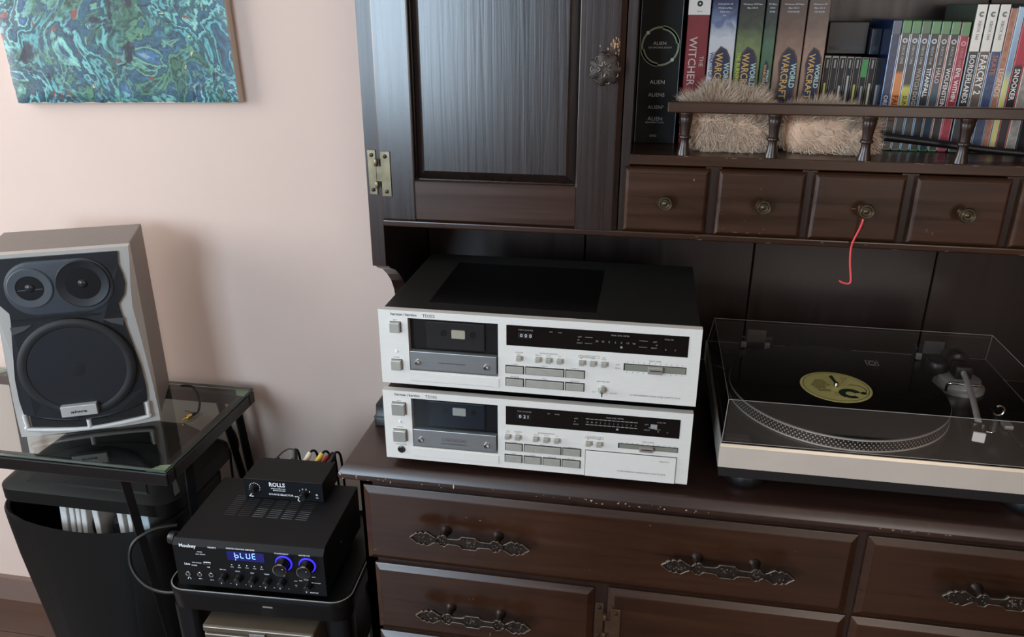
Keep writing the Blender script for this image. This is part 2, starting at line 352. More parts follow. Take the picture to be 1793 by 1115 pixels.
# chips along the counter edge and the drawer fronts
def flecks(name, pts, parent, mat=M_CHIP):
    m = MB()
    for x, y, z, w, h in pts:
        n = random.randint(5, 7); ph = random.random()
        m.add([(x+w*.5*math.cos(2*math.pi*(k+ph)/n)*random.uniform(.55, 1), y, z+h*.5*math.sin(2*math.pi*(k+ph)/n)*random.uniform(.55, 1)) for k in range(n)], [tuple(range(n))])
    return m.build(name, mat, parent)
P = [(.105, -.2320, -.017, .0022, .0105), (-.0715, -.232, -.0145, .003, .006), (-.068, -.232, -.022, .003, .003)]
for k in range(44): P.append((random.choice([random.uniform(-.06, .1), random.uniform(.15, .48), random.uniform(.30, .46)]), -.2319, random.uniform(-.0215, -.0150), random.uniform(.0012, .0034), random.uniform(.0010, .0026)))
for k in range(9): P.append((random.uniform(.70, .80), -.2319, random.uniform(-.0165, -.0150), random.uniform(.002, .006), .0011))
flecks('edge_chip', P, dr)
P = [(.120, FY-.0104, -.078, .004, .0014), (.142, FY-.0104, -.081, .0045, .002), (.128, FY-.0104, -.232, .0012, .005), (.122, FY-.0104, -.2345, .003, .001), (.155, FY-.0104, -.300, .0012, .011),
     (.13, FY-.0104, -.146, .0015, .0015), (.31, FY-.0104, -.15, .003, .001), (-.030, FY-.0104, -.158, .008, .001), (.60, FY-.0104, -.076, .003, .001), (.395, FY-.0104, -.058, .005, .001)]
flecks('scratch', P, dr, pm('pale_scratch', (150, 126, 108), .6))

# ------------------------------------------------------------------ hutch (upper cabinet)
HX0, HX1, HT, BY = -.0831, 1.13, .98, .255
hu = thing('hutch', 'dark brown wooden hutch with a panelled door, gallery shelf and small drawers', 'hutch', (.52, .14, 0))
SCR = [(0, HT), (0, .2416), (.010, .2395), (.022, .2314), (.047, .2203), (.069, .2046), (.088, .1864), (.101, .1656), (.109, .140), (.112, .10), (.112, 0), (.268, 0), (.268, HT)]
for x in (HX0, HX1-.023): MB().prism(SCR, 'yz', x, x+.023).build('side_panel', WZ, hu)
MB().prism([(0, HT), (0, .3225), (.255, .3225), (.255, HT)], 'yz', .3180, .3312).build('divider_panel', WZ, hu)
seam = [HX0+.023, .2493, .5605, .8735, HX1-.023]
B(HX0+.023, HX1-.023, BY+.009, .268, .0, HT).build('back_sheet', pm('dark_gap', (12, 8, 7), .8), hu)
for k in range(4): RB(seam[k]+.0012, seam[k+1]-.0012, BY, BY+.009, .001, HT-.012, r=.0012, seg=1).build('plank', WPL, hu)
RB(HX0+.023, HX1-.023, -.0035, .254, .3112, .3224, r=.0028, seg=3).build('bottom_board', WX, hu)
RB(.3312, HX1-.023, 0, .254, .4236, .4386, r=.0012).build('shelf_board', WX, hu)
RB(HX0, HX1, -.005, .268, HT, HT+.02, r=.003).build('top_board', WX, hu)
DRX = [(.3250, .4492), (.4607, .5857), (.5955, .7215), (.7322, .8590), (.8690, .9950)]
for a, b in zip([.3312]+[q[1] for q in DRX], [q[0] for q in DRX]+[HX1-.023]):
    if b > a: RB(max(a-.006, .3313), b+.006, -.0004, .02, .3225, .4236, r=.001).build('drawer_divider', WZ, hu)
for (a, b), kx in zip(DRX, (.3860, .5262, .6668, .8000, .932)):
    d = MB().ry(a, b, .3232, .4215, [(0, .012), (0, -.003), (.0008, -.0060), (.0022, -.0088), (.0048, -.0112), (.0065, -.0118)]).build('drawer', WX, hu)
    MB().lathe([(.0070, 0), (.0050, -.004), (.0046, -.012), (.0100, -.0165), (.0112, -.0195), (.0104, -.0215), (.0092, -.0205), (.0078, -.0205), (.0066, -.0222), (.0054, -.0212), (.0040, -.0212), (.0028, -.0228), (.0008, -.0236)], (kx, -.0118, .3738), 'y', 28).build('knob', pm('dark_bronze_knob', (92, 82, 66), .4, .85, var=.3, vscale=200), d, smooth=25)
# door
do = RB(HX0+.0252, -.0008, -.0095, .0095, .3236, HT-.03, r=.0028, seg=2).build('door', WZD, hu)   # hinge stile carries the door
DB = MB().loft([[(x, y, z) for x, y in ((.2520, .0095), (.2520, -.0085), (.2530, -.0095), (.3085, -.0095), (.3162, -.0030), (.3162, .0095))] for z in (.3236, HT-.03)])
DB.build('stile', WZD, do)
MB().loft([[(x, y, z) for y, z in ((.0095, .3236), (-.0050, .3236), (-.0095, .3275), (-.0095, .3875), (-.0078, .3890), (.0095, .3890))] for x in (-.0008, .2520)]).build('rail', WX, do)
RB(-.0008, .2520, -.0095, .0095, HT-.11, HT-.03, r=.0015).build('rail', WX, do)
MB().ry(-.002, .2535, .3875, HT-.108, [(0, .009), (0, .0045), (.0022, .0045), (.0165, -.0060), (.0172, -.0066)]).build('panel', WZP, do)
hinge(hu, -.0790, .3980, 0, M_BRASS, -.0095)
k = []
for i in range(72):
    a = 2*math.pi*i/72; k.append((a, 1+.13*math.cos(7*a)))
kn = MB().loft([[(.2900+.0215*s*g*math.cos(a), -.0095-h, .5610+.0215*s*g*math.sin(a)) for a, g in k] for s, h in ((.35, 0), (.35, .008), (.94, .011), (1, .014), (.95, .0175), (.55, .0205), (.30, .0195))]).build('door_knob', M_IRON, do, smooth=40)
r = MB()
for i in range(7):
    a = 2*math.pi*i/7+math.pi/7; ca, sa = math.cos(a), math.sin(a)
    pet = [(.2900+ca*u-sa*v, -.0300, .5610+sa*u+ca*v) for u, v in ((.006, 0), (.012, .0042), (.018, .0040), (.0203, 0), (.018, -.0040), (.012, -.0042), (.006, 0))]
    r.tube([(p[0], -.0095-.0205+.004*((math.hypot(p[0]-.29, p[2]-.561)/.02)**2), p[2]) for p in pet], .0010, 5, 2)
r.build('petal_rim', M_RIM, kn, smooth=60)
P = []
for i in range(26):
    x = random.gauss(.300, .0085); P.append((min(x, .3075), -.00975, random.uniform(.583, .604)-abs(x-.300)*.6, random.uniform(.0012, .0030), random.uniform(.003, .0095)))
flecks('worn_patch', P, do, pm('worn_orange_wood', (196, 150, 110), .65, var=.3, vscale=200))
P = [(random.uniform(.31, .33), -.0047, random.uniform(.33, .60), .0012, random.uniform(.002, .006)) for i in range(6)]
P = [(.475, -.0120, .3345, .006, .0008), (.492, -.0120, .3300, .010, .0009), (.51, -.0120, .3295, .006, .0010), (.528, -.0120, .3300, .004, .0012), (.533, -.0120, .336, .0008, .006), (.468, -.0120, .362, .0009, .004), (.470, -.0120, .357, .0009, .003), (.505, -.0120, .347, .0010, .004), (.523, -.0120, .396, .002, .003),
     (.4265, -.0120, .4060, .0025, .0062), (.758, -.0120, .345, .0008, .010), (.766, -.0120, .341, .0009, .006), (.6545, -.0120, .3725, .008, .0010)]
flecks('scratch', P, hu, pm('brown_scratch', (150, 112, 84), .6))
P = [(random.uniform(.34, 1.0), -.0003, random.uniform(.4365, .4384), random.uniform(.004, .015), .0008) for i in range(14)] + [(random.uniform(.34, .9), -.0038, random.uniform(.312, .318), random.uniform(.003, .012), .0009) for i in range(9)]
flecks('edge_wear', P, hu, pm('brown_scratch', (150, 112, 84), .6))
# gallery rail and turned spindles
RB(.3810, HX1-.023, .004, .0175, .4995, .5152, r=.0018, seg=2).build('gallery_rail', WX, hu)
for x in (.4090, .5345, .6625, .7910, .9195, 1.045):
    MB().lathe([(.0090, 0), (.0088, .003), (.0068, .011), (.0058, .019), (.0062, .0235), (.0080, .0245), (.0084, .0262), (.0080, .0280), (.0064, .0295), (.0066, .036), (.0078, .046), (.0090, .053), (.0084, .0555), (.0095, .0575), (.0095, .0612)], (x, .0108, .4386), 'z', 20).map(lambda a, c, z: (x+(a-x)*1.12, .0108+(c-.0108)*1.0, z)).build('spindle', WZ, hu, smooth=45)

# ------------------------------------------------------------------ cassette decks
def print_list(lst, y, bold=0.):
    m = MB()
    for t, x, z, h, al in lst: m.text(t, x/1000, y, z/1000, h/1000, al, bold=bold)
    return m
def deck(kind, x0, y0, z0, rot, label):
    r = thing('cassette_deck', label, 'cassette deck', (x0, y0, z0), rot, 'stacked silver cassette decks')
    mm = lambda *a: [q/1000 for q in a]
    H = 113
    p = MB(); bx0, bx1, bz0, bz1 = 42.4, 170.5, 22.6, 102.5
    for a in ((0, bx0, 0, H), (bx1, 443, 0, H), (bx0, bx1, 0, bz0), (bx0, bx1, bz1, H)): p.box(a[0]/1000, a[1]/1000, .0008, .012, a[2]/1000, a[3]/1000)
    fp = p.build('front_panel', M_SILVER, r, local=True)
    MB().rbox(.0015, .4415, .012, .285, .002, .1085, r=.001).build('case', M_STEEL, r, local=True)
    MB().box(.060, .300, .05, .24, .1086, .1090).build('top_plate', pm('glossy_black_paint', (14, 14, 15), .25, .2), r, local=True)
    for fx in (.05, .39):
        for fy in (.04, .24): MB().lathe([(.014, 0), (.016, -.003), (.015, -z0*1.0 if kind == 2 else -.0125)], (fx, fy, .003), 'z', 16).build('foot', M_BLACK, r, local=True) if kind == 1 else MB().lathe([(.015, -.0128), (.016, -.011), (.014, .003)], (fx, fy, 0), 'z', 16).build('foot', M_BLACK, r, local=True)
    # cassette bay
    bay = MB(); bay.box(*mm(bx0, bx1), .0115, .0119, *mm(bz0, bz1)); bay.build('bay_back', pm('bay_black', (10, 10, 11), .5), r, local=True)
    cs = MB().rbox(.066, .150, .0080, .0114, .056, .0965, r=.001).build('cassette', pm('cassette_grey_%d' % kind, (46, 46, 48) if kind == 1 else (34, 40, 48), .4), r, local=True)
    lw = (103.2, 122.6, 73.4, 86.2) if kind == 1 else (102.6, 122.2, 76.7, 89.1)
    MB().ry(*mm(*lw), [(0, .0081), (0, .0066), (.0004, .0064)], rad=.0012, seg=3).build('tape_window', M_CREAM, cs, local=True)
    for hx in (91.3, 133.4):
        hb = MB().lathe([(.0052, 0), (.0052, -.0004), (.0036, -.0004), (.0036, -.0001)], (hx/1000, .0079, (lw[2]+lw[3])/2000), 'y', 6).build('hub', M_BLACK, cs, local=True)
    MB().box(*mm(bx0+.5, bx1-.5), .0030, .0036, *mm(53, bz1-.5)).build('bay_glass', glassy('bay_glass_%d' % kind, (222, 222, 222) if kind == 1 else (205, 214, 222), .02, 1.5), r, local=True)
    st = MB().rbox(*mm(44.0, 168.4), -.0016, .008, *mm(25.4, 53.4), r=.0008).build('bay_door', pm('grey_aluminium', (158, 160, 160), .36, .75, var=.04, stretch=(2, 60, 60)), r, local=True)
    for sx in (55.4, 154.2):
        MB().lathe([(.0040, 0), (.0040, -.0024), (.0034, -.0032), (.0016, -.0030), (.0004, -.0028)], (sx/1000, -.0016, .0366), 'y', 20).build('thumb_screw', M_CHROME, st, local=True, smooth=40)
    # big push buttons
    for n, (a, b, c, d) in (('eject_button', (17.2, 31.8, 81, 95.7) if kind == 1 else (14.2, 33.8, 75.6, 94.5)), ('power_button', (16.3, 30.9, 22.8, 37.8) if kind == 1 else (13.8, 33.3, 31.3, 49.8))):
        MB().rbox(*mm(a, b), -.0058, .002, *mm(c, d), r=.0009).build(n, M_BTN if kind == 1 else M_SILV2, r, local=True)
        MB().box(*mm(a-.6, b+.6), .0004, .0009, *mm(c-.6, d+.6)).build('button_surround', M_INKD, r, local=True)
    lz = 50.5 if kind == 1 else 62.5
    MB().lathe([(.0022, 0), (.0022, -.0006), (.0014, -.0016)], (.0243, .0008, lz/1000), 'y', 12).build('power_lamp', M_WHITE, r, local=True)
    if kind == 2:
        jk = MB().lathe([(.0058, 0), (.0058, -.0012), (.0050, -.0018), (.0040, -.0018), (.0036, -.0006)], (.0239, .0008, .0158), 'y', 24).build('headphone_jack', pm('jack_ring', (90, 90, 90), .3, .8), r, local=True, smooth=40)
        MB().lathe([(.0035, 0), (.0030, -.0002)], (.0239, .0002, .0158), 'y', 16).build('jack_hole', M_BLACK, jk, local=True)
    # display strip
    dz0, dz1 = (72.1, 102.2) if kind == 1 else (73.0, 102.6)
    di = MB().rbox(*mm(182.2, 426.6), .0002, .004, *mm(dz0, dz1), r=.0002, seg=1).build('display_panel', M_DARK, r, local=True)
    MB().box(*mm(198.5, 218.5), -.0003, .0004, *mm(84.2, 92.2)).build('tape_counter', M_BLACK, di, local=True)
    dm = print_list([(c, 201.6+6.3*i, 85.8, 5, 'l') for i, c in enumerate('000' if kind == 1 else '021')], -.0005); dm.build('counter_digits', M_WHITE, di, local=True)
    T = [('TAPE COUNTER', 209, 95.2, 2.0, 'c'), ('REC', 244, 95.2, 1.7, 'c'), ('DUB' if kind == 1 else 'PAUSE', 256, 95.2, 1.7, 'c'), ('PEAK LEVEL METER', 337, 96.2, 2.0, 'c'), ('Dolby NR', 401, 95.3, 2.0, 'c'),
         ('LEFT', 283, 91.0, 1.9, 'c'), ('dB', 281, 86.6, 1.7, 'c'), ('RIGHT', 283, 82.0, 1.9, 'c'), ('LEFT', 383 if kind == 1 else 381, 90.6, 1.9, 'c'), ('dB', 385, 86.2, 1.7, 'c'), ('RIGHT', 382, 81.8, 1.9, 'c'), ('B', 397.5, 80.5, 2.2, 'c'), ('C', 410, 80.5, 2.2, 'c')]
    pr = print_list(T, -.0001)
    if kind == 1:
        for a, b in ((290, 300), (362, 373)):
            for z in (91.7, 82.8): pr.quad(a/1000, b/1000, z/1000, (z+.5)/1000, -.0001)
        for i, s in enumerate(('20', '10', '5', '2', '0', '+3', '+6')): pr.text(s, .306+i*.0082, -.0001, .0858, .0028, 'c')
        pr.quad(.3375, .3405, .079, .082, -.0001)
    else:
        for i in range(12):
            x = .2965+i*.0061
            for z in (.0925, .0835): pr.quad(x, x+.0050, z, z+.0010, -.0001)
        for i, s in enumerate(('30', '20', '10', '7', '5', '3', '1', '0', '1', '3', '5', '8')): pr.text(s, .2990+i*.0061, -.0001, .0870, .0022, 'c')
        pr.quad(.3395, .3425, .0785, .0812, -.0001); pr.quad(.3925, .4005, .0845, .0850, -.0001)
    pr.build('display_print', M_GREYP, di, local=True)
    if kind == 2: MB().rbox(.379+.0075, .3955, -.0004, .0006, .0855, .0925, r=.0001, seg=1).build('logo_plate', M_GREYP, di, local=True)
    # small buttons
    sm = (200.2, 226.6, 241.3, 256.4, 286.6, 301.6, 316.7) if kind == 1 else (185.0, 199.9, 225.9, 241.0, 256.2, 301.3, 316.4)
    for q in sm:
        MB().rbox(*mm(q-3.6, q+3.6), -.0052, .0008, *mm(50.8, 57.6), r=.0006).build('small_button', M_BTN, r, local=True)
    # transport keys
    R1 = [(181.7, 206.2), (209.5, 262.4), (265.4, 290.7)]; R2 = R1 if kind == 1 else [(181.1, 205.9), (209.3, 233.9), (237.1, 262.1), (265.1, 290.5)]
    for rows, (c, d) in ((R1, (30.2, 41.0) if kind == 1 else (30.9, 42.3)), (R2, (10.5, 21.8) if kind == 1 else (11.4, 23.0))):
        for a, b in rows:
            MB().box(*mm(a-.8, b+.9), .0003, .0009, *mm(c-.8, d+.9)).build('key_surround', M_INKD, r, local=True)
            MB().rbox(*mm(a+.4, b-.2), -.0016, .0012, *mm(c+.3, d-.3), r=.0004).build('transport_key', M_BTN, r, local=True)
    # fader
    f0, f1 = (46.9, 57.2) if kind == 1 else (50.4, 58.3)
    sl = MB().box(*mm(343.3, 426.4), .0003, .0009, *mm(f0, f1)).build('fader_slot', M_INKD, r, local=True)
    MB().box(*mm(345.2, 425.6), .0000, .0004, *mm(f0+.6, f1-1.0)).build('fader_track', pm('fader_green', (132, 136, 122), .5, .2), sl, local=True)
    k0, k1 = (375.8, 395.5) if kind == 1 else (373.3, 392.4)
    fk = MB().rbox(*mm(k0, k1), -.0060, .0004, *mm(f0-.6, f1-1.2), r=.0008).build('fader_knob', M_SILV2 if kind == 1 else pm('pinkish_grey_knob', (150, 138, 132), .45, .2), sl, local=True)
    MB().box(*mm(k0+2.5, k1-1.5), -.0062, -.0058, *mm((f0+f1)/2-1.0, (f0+f1)/2+.3)).build('knob_groove', M_INKD, fk, local=True)
    # silk-screen print
    T = [('EJECT', 24.5, 97.6 if kind == 1 else 96.3, 1.8, 'c'), ('POWER', 23.6, 40.2 if kind == 1 else 52.6, 1.8, 'c'), ('COUNTER', 200, 61.2, 1.7, 'c'), ('RESET', 200, 58.5, 1.4, 'c'), ('BIAS/EQUALIZATION', 241, 62.4, 1.8, 'c'),
         ('METAL', 226.5, 59.0, 1.8, 'c'), ('CrO2', 241.2, 59.2, 1.8, 'c'), ('LN', 256.3, 59.4, 1.8, 'c'), ('INPUT LEVEL', 385, 62.0, 2.0, 'c'),
         ('<< REW', 194, 42.8, 1.7, 'c'), ('PLAY >', 236, 42.8, 1.8, 'c'), ('F.FWD >>', 278, 42.8, 1.8, 'c')]
    if kind == 1: T += [('REC/PAUSE', 194, 23.4, 1.7, 'c'), ('STOP', 236, 23.4, 1.8, 'c'), ('REC MUTE', 278, 23.4, 1.8, 'c'), ('BIAS FINE TRIM', 317, 26.2, 1.8, 'c'), ('FLAT', 307, 9.8, 1.5, 'r'), ('CD BOOST', 326, 9.8, 1.5, 'l'),
                        ('ULTRAWIDEBAND LINEAR PHASE CASSETTE DECK', 388, 9.4, 2.1, 'c'), ('LEFT', 336, 53.6, 1.8, 'c'), ('RIGHT', 336, 48.2, 1.8, 'c'), ('NR', 286, 59.3, 1.5, 'c'), ('TYPE', 301.5, 59.5, 1.5, 'c'), ('MPX', 316.5, 62.2, 1.5, 'c'), ('FILTER', 316.5, 59.5, 1.5, 'c')]
    else: T += [('STOP', 194, 24.2, 1.7, 'c'), ('PAUSE', 221.5, 24.2, 1.7, 'c'), ('REC/PAUSE', 250, 24.2, 1.6, 'c'), ('REC MUTE', 278, 24.2, 1.6, 'c'), ('MEM', 185.4, 61.2, 1.6, 'c'), ('REWIND', 185.2, 58.8, 1.2, 'c'), ('HEADPHONES', 24, 23.4, 1.8, 'c'), ('NR', 301, 59.3, 1.5, 'c'), ('TYPE', 316, 59.5, 1.5, 'c')]
    pr = print_list(T, .0006)
    for q in sm[-3 if kind == 1 else -2:]:
        for z in (51.5, 54, 56.5): pr.quad((q+5.2)/1000, (q+6.6)/1000, z/1000, (z+.8)/1000, .0006)
    for i in range(11):
        x = .348+i*.0073
        pr.quad(x, x+.0008, .0588, .0600, .0006)
        if kind == 1: pr.quad(x, x+.0008, .0440, .0452, .0006)
    bxx = (282, 310) if kind == 1 else (297, 322)
    for a, b, c, d in ((bxx[0], bxx[1], 61.2, 61.5), (bxx[0], bxx[1], 64.6, 64.9), (bxx[0], bxx[0]+.3, 61.2, 64.9), (bxx[1]-.3, bxx[1], 61.2, 64.9), (bxx[0]+3, bxx[0]+3.6, 61.2, 64.9)): pr.quad(*mm(a, b, c, d), .0006)
    pr.text('DOLBY B-C NR', (bxx[0]+5)/1000, .0006, .0621, .0018, 'l')
    for a, b, c, d in ((42.4, 170.5, 6.0, 6.4),): pr.quad(*mm(a, b, c, d), .0006)
    pr.build('panel_print', M_INK, r, local=True)
    lg = MB().text('harman', .0185, .0005, .1055, .0040, 'l', bold=.008).text('/', .0370, .0005, .1052, .0046, 'l').text('kardon', .0398, .0005, .1055, .0040, 'l', bold=.008)
    lg.build('brand_lettering', M_INKD, r, local=True)
    MB().text('TD202' if kind == 1 else 'TD302', .0640, .0005, .1052, .0044, 'l').build('model_lettering', M_INK, r, local=True)
    t = print_list([('2-HEAD ISODYNE TRANSPORT' if kind == 1 else '2-HEAD ISODYNE TRANSPORT', 105, 37.0 if kind == 1 else 32.2, 2.0, 'c')]+([] if kind == 1 else [('DOLBY HX PRO SYSTEM', 107, 38.6, 1.9, 'c')]), -.0018)
    if kind == 2:
        for a, b, c, d in ((88, 124, 37.6, 37.9), (88, 124, 41.8, 42.1), (88, 88.4, 37.6, 42.1), (123.6, 124, 37.6, 42.1)): t.quad(*mm(a, b, c, d), -.0018)
    t.build('door_print', M_INKD, st, local=True)
    MB().box(*mm(41.5, 171.5), -.0002, .0010, *mm(6.6, 19.5)).build('lower_plate', M_SILVER, r, local=True)
    if kind == 1:
        kb = MB().lathe([(.0056, 0), (.0056, -.0015), (.0044, -.0022), (.0040, -.0085), (.0032, -.0095)], (.3163, .0008, .0160), 'y', 24).build('trim_knob', M_SILV2, r, local=True, smooth=40)
        MB().box(.3155, .3171, -.0092, -.0089, .0085, .0155).build('pointer', M_INKD, kb, local=True)
    else:
        MB().box(*mm(297.4, 426.0), .0003, .0009, *mm(.3, 42.8)).build('flap_gap', M_INKD, r, local=True)
        fa = MB().rbox(*mm(298.2, 425.3), -.0010, .0012, *mm(.2, 42.0), r=.0004).build('hinged_flap', M_SILVER, r, local=True)
        print_list([('ULTRAWIDEBAND LINEAR PHASE CASSETTE DECK', 378, 12.5, 2.1, 'c'), ('Open/Close', 409, 34, 2.0, 'c')], -.0012).build('flap_print', M_INK, fa, local=True)
    return r
deck(2, -.0013, -.2165, .0130, .0050, 'lower silver cassette deck with a hinged flap, standing on the dresser')
deck(1, 0, -.2168, .1387, .0013, 'upper silver cassette deck with a small round trim knob, black case on top')

# ------------------------------------------------------------------ turntable
TX0, TX1, TY0, TY1 = .4815, .9480, -.2108, .160
tt = thing('turntable', 'silver-fronted turntable with a strobe-dotted platter under a clear dust cover', 'turntable', ((TX0+TX1)/2, (TY0+TY1)/2, 0))
M_TTF = pm('champagne_silver', (226, 214, 200), .42, .35, var=.02)
pl = MB(); pl.rz(TX0, TX1, TY0, TY1, [(.002, .0445), (0, .0455), (0, .0785), (.0022, .0820)]); pl.build('plinth', M_TTF, tt)
MB().prism([(TY0-.0004, .0783), (TY0+.0018, .0821), (TY0+.0030, .0821), (TY0+.0030, .0783)], 'yz', TX0+.0005, TX1-.0005).build('fascia_edge', pm('polished_edge', (250, 240, 220), .32, .85), tt)  # bright strip added over the bevel so it catches a highlight
MB().box(TX0+.002, TX1-.002, TY0+.003, TY1-.003, .0818, .0828).build('deck_plate', pm('dark_grey_deck', (36, 33, 31), .26, .4, var=.05), tt)
MB().rz(TX0+.001, TX1-.001, TY0+.001, TY1-.001, [(.004, .0275), (.001, .030), (0, .0447)]).build('base', pm('dark_rubber_base', (30, 28, 28), .5), tt)
for x in (TX0+.045, TX1-.045):
    for y in (TY0+.05, TY1-.05):
        f = MB().lathe([(.0225, .0276), (.0225, .0220), (.0300, .0205), (.0318, .0160), (.0318, .0060), (.0300, .0020), (.0270, 0)], (x, y, 0), 'z', 32).build('foot', M_BLACK, tt, smooth=40)
PX, PY = .6629, -.0436
pt = MB().lathe([(.1560, .0828), (.1590, .0834), (.1590, .0850), (.1580, .0856), (.1572, .0988), (.1580, .0994), (.1580, .1006), (.1550, .1012), (.0500, .1006)], (PX, PY, 0), 'z', 128).build('platter', pm('satin_platter', (222, 216, 208), .28, .5), tt, smooth=25)
MB().lathe([(.1583, .0857), (.1575, .0987)], (PX, PY, 0), 'z', 128, cap=False).build('strobe_band', pm('black_strobe', (16, 15, 15), .3), pt)
dm = MB(); nd = 165
for row, (fz, rd) in enumerate(((.13, .00100), (.37, .00115), (.62, .00120), (.87, .00095))):
    z = .0857+fz*.0130; rad = .15855-.0008*fz
    for i in range(nd):
        a = 2*math.pi*(i+.5*(row % 2))/nd; ca, sa = math.cos(a), math.sin(a)
        c = Vector((PX+rad*ca, PY+rad*sa, z)); tg = Vector((-sa, ca, 0)); up = Vector((-.06*ca, -.06*sa, 1)).normalized()
        dm.add([c+tg*(rd*math.cos(q))+up*(rd*math.sin(q)) for q in (0, 1.05, 2.09, 3.14, 4.19, 5.24)], [(0, 1, 2, 3, 4, 5)])
dm.build('strobe_dots', pm('dot_silver', (220, 210, 200), .3, .6), pt)['kind'] = 'stuff'
MB().lathe([(.0036, .100), (.0036, .1085), (.0026, .1102), (.0008, .1108)], (PX, PY, 0), 'z', 16).build('spindle_pin', M_CHROME, pt, smooth=40)
# controls on the deck
sb = MB().rbox(.4860, .5240, -.2040, -.1830, .0826, .0856, r=.0006).build('start_button', M_BLACK, tt)
MB().rbox(.4890, .5210, -.2015, -.1860, .0855, .0862, r=.0003).build('button_cap', pm('grey_cap', (70, 66, 64), .3, .4), sb)
MB().lathe([(.022, .0827), (.022, .0850), (.018, .0856), (.004, .0852)], (.5060, .1130, 0), 'z', 28).build('adapter_disc', M_BLACK, tt, smooth=40)
# tonearm
TA = (.8640, .0300)
ta = MB().lathe([(.0370, .0827), (.0370, .0885), (.0335, .0905), (.0300, .0910), (.0300, .0990), (.0270, .1010), (.0160, .1015)], (TA[0], TA[1], 0), 'z', 36).build('tonearm_base', pm('grey_metal', (198, 197, 194), .3, .5), tt, smooth=40)
MB().tube([(TA[0]+.004, TA[1]+.030, .1130), (TA[0]-.004, TA[1]-.030, .1130), (TA[0]-.020, TA[1]-.110, .1125), (TA[0]-.0345, TA[1]-.172, .1115)],   .0042, 12, 8).build('tonearm_tube', pm('satin_aluminium', (222, 220, 216), .25, .5), ta, smooth=60)
MB().rbox(TA[0]-.013, TA[0]+.013, TA[1]-.012, TA[1]+.014, .1010, .1235, r=.004, seg=3).build('gimbal', M_BLACK, ta, smooth=50)
cwt = MB().lathe([(.0120, .018), (.0175, .020), (.0190, .024), (.0190, .050), (.0170, .054), (.0060, .056)], (TA[0]+.001, TA[1], .1135), 'y', 32).build('counterweight', pm('gunmetal_black', (24, 22, 22), .22, .5), ta, smooth=40)
MB().lathe([(.0150, .1010), (.0165, .1030), (.0165, .1165), (.0150, .1185), (.0060, .1190)], (TA[0]-.030, TA[1]+.020, 0), 'z', 28).build('anti_skate_dial', M_BLACK, ta, smooth=40)
HF = lambda x, y, z: (TA[0]-.0400+x*.97-y*.24*-1, TA[1]-.1900-x*.24+y*.97, .1115+z)
hs = MB().rbox(-.0080, .0080, -.012, .016, -.0016, .0016, r=.0008).map(HF).build('headshell', M_BLACK, ta)
MB().rbox(-.0075, .0075, -.0165, -.0125, -.0130, .0010, r=.001).map(HF).build('cartridge_face', pm('white_headshell', (216, 212, 204), .3), hs)
MB().rbox(-.0070, .0070, -.012, .008, -.0120, -.0017, r=.001).map(HF).build('cartridge', M_BLACK, hs)
for q in (-.005, .005): MB().lathe([(.0022, .0016), (.0022, .0040), (.0015, .0048)], (HF(q, .004, 0)[0], HF(q, .004, 0)[1], .1115), 'z', 10).build('headshell_screw', M_CHROME, hs)
MB().tube([HF(.008, -.006, 0), HF(.014, -.008, .001), HF(.017, -.010, .004)], .0011, 6, 4).build('finger_lift', M_CHROME, hs)
ar = MB().lathe([(.0060, .0827), (.0045, .0850), (.0042, .1050), (.0060, .1065)], (TA[0]+.0040, TA[1]-.135, 0), 'z', 16).build('arm_rest', M_BLACK, ta, smooth=40)
MB().tube([(TA[0]+.0040+.0075*math.cos(a), TA[1]-.135, .1135+.0075*math.sin(a)) for a in [math.radians(-150+q*30) for q in range(10)]], .0016, 6, 2).build('rest_clip', M_CHROME, ar)
MB().tube([(TA[0]-.028, TA[1]-.030, .0900), (TA[0]-.028, TA[1]-.036, .1050), (TA[0]-.005, TA[1]-.040, .1065), (TA[0]+.014, TA[1]-.040, .1060)], .0022, 8, 5).build('arm_lifter', M_CHROME, ta, smooth=60)
MB().rbox(TA[0]+.022, TA[0]+.0260, TA[1]-.18, TA[1]-.07, .0826, .0850, r=.0006).build('pitch_slot', M_BLACK, tt)
MB().rbox(TA[0]+.0180, TA[0]+.0300, TA[1]-.135, TA[1]-.118, .0845, .0900, r=.001).build('pitch_slider', M_SILV2, tt)
# dust cover: four sloping sides and a top, each 3 mm of clear smoked acrylic
M_LID = glassy('clear_acrylic', (242, 240, 238), .015, 1.42)
lid = MB(); o0 = rrect(TX0+.002, TX1-.002, TY0+.004, TY1-.012); o1 = rrect(.4905, .9410, -.1770, .1330)
i0 = rrect(TX0+.005, TX1-.005, TY0+.007, TY1-.015); i1 = rrect(.4935, .9380, -.1740, .1300)
lid.loft([[(a, b, .0835) for a, b in o0], [(a, b, .1340) for a, b in o1], [(a+(.001 if a < .7 else -.001), b+(.001 if b < 0 else -.001), .1350) for a, b in o1]], False, True)
lid.loft([[(a, b, .0835) for a, b in i0], [(a, b, .1320) for a, b in i1]], False, True)
ld = lid.build('dust_cover', M_LID, tt)
ed = MB()
q = [(a, b, .1345) for a, b in o1]
for a, b in zip(q, q[1:]+q[:1]): ed.tube([a, b], .00055, 6, 0)
q0 = [(a, b, .0842) for a, b in o0]
for a, b in zip(q0, q): ed.tube([a, b], .0006, 6, 0)
for a, b in zip(q0, q0[1:]+q0[:1]): ed.tube([a, b], .0005, 6, 0)
ed.build('cover_edge', pm('polished_acrylic_edge', (150, 146, 142), .12, 0, .8), ld)
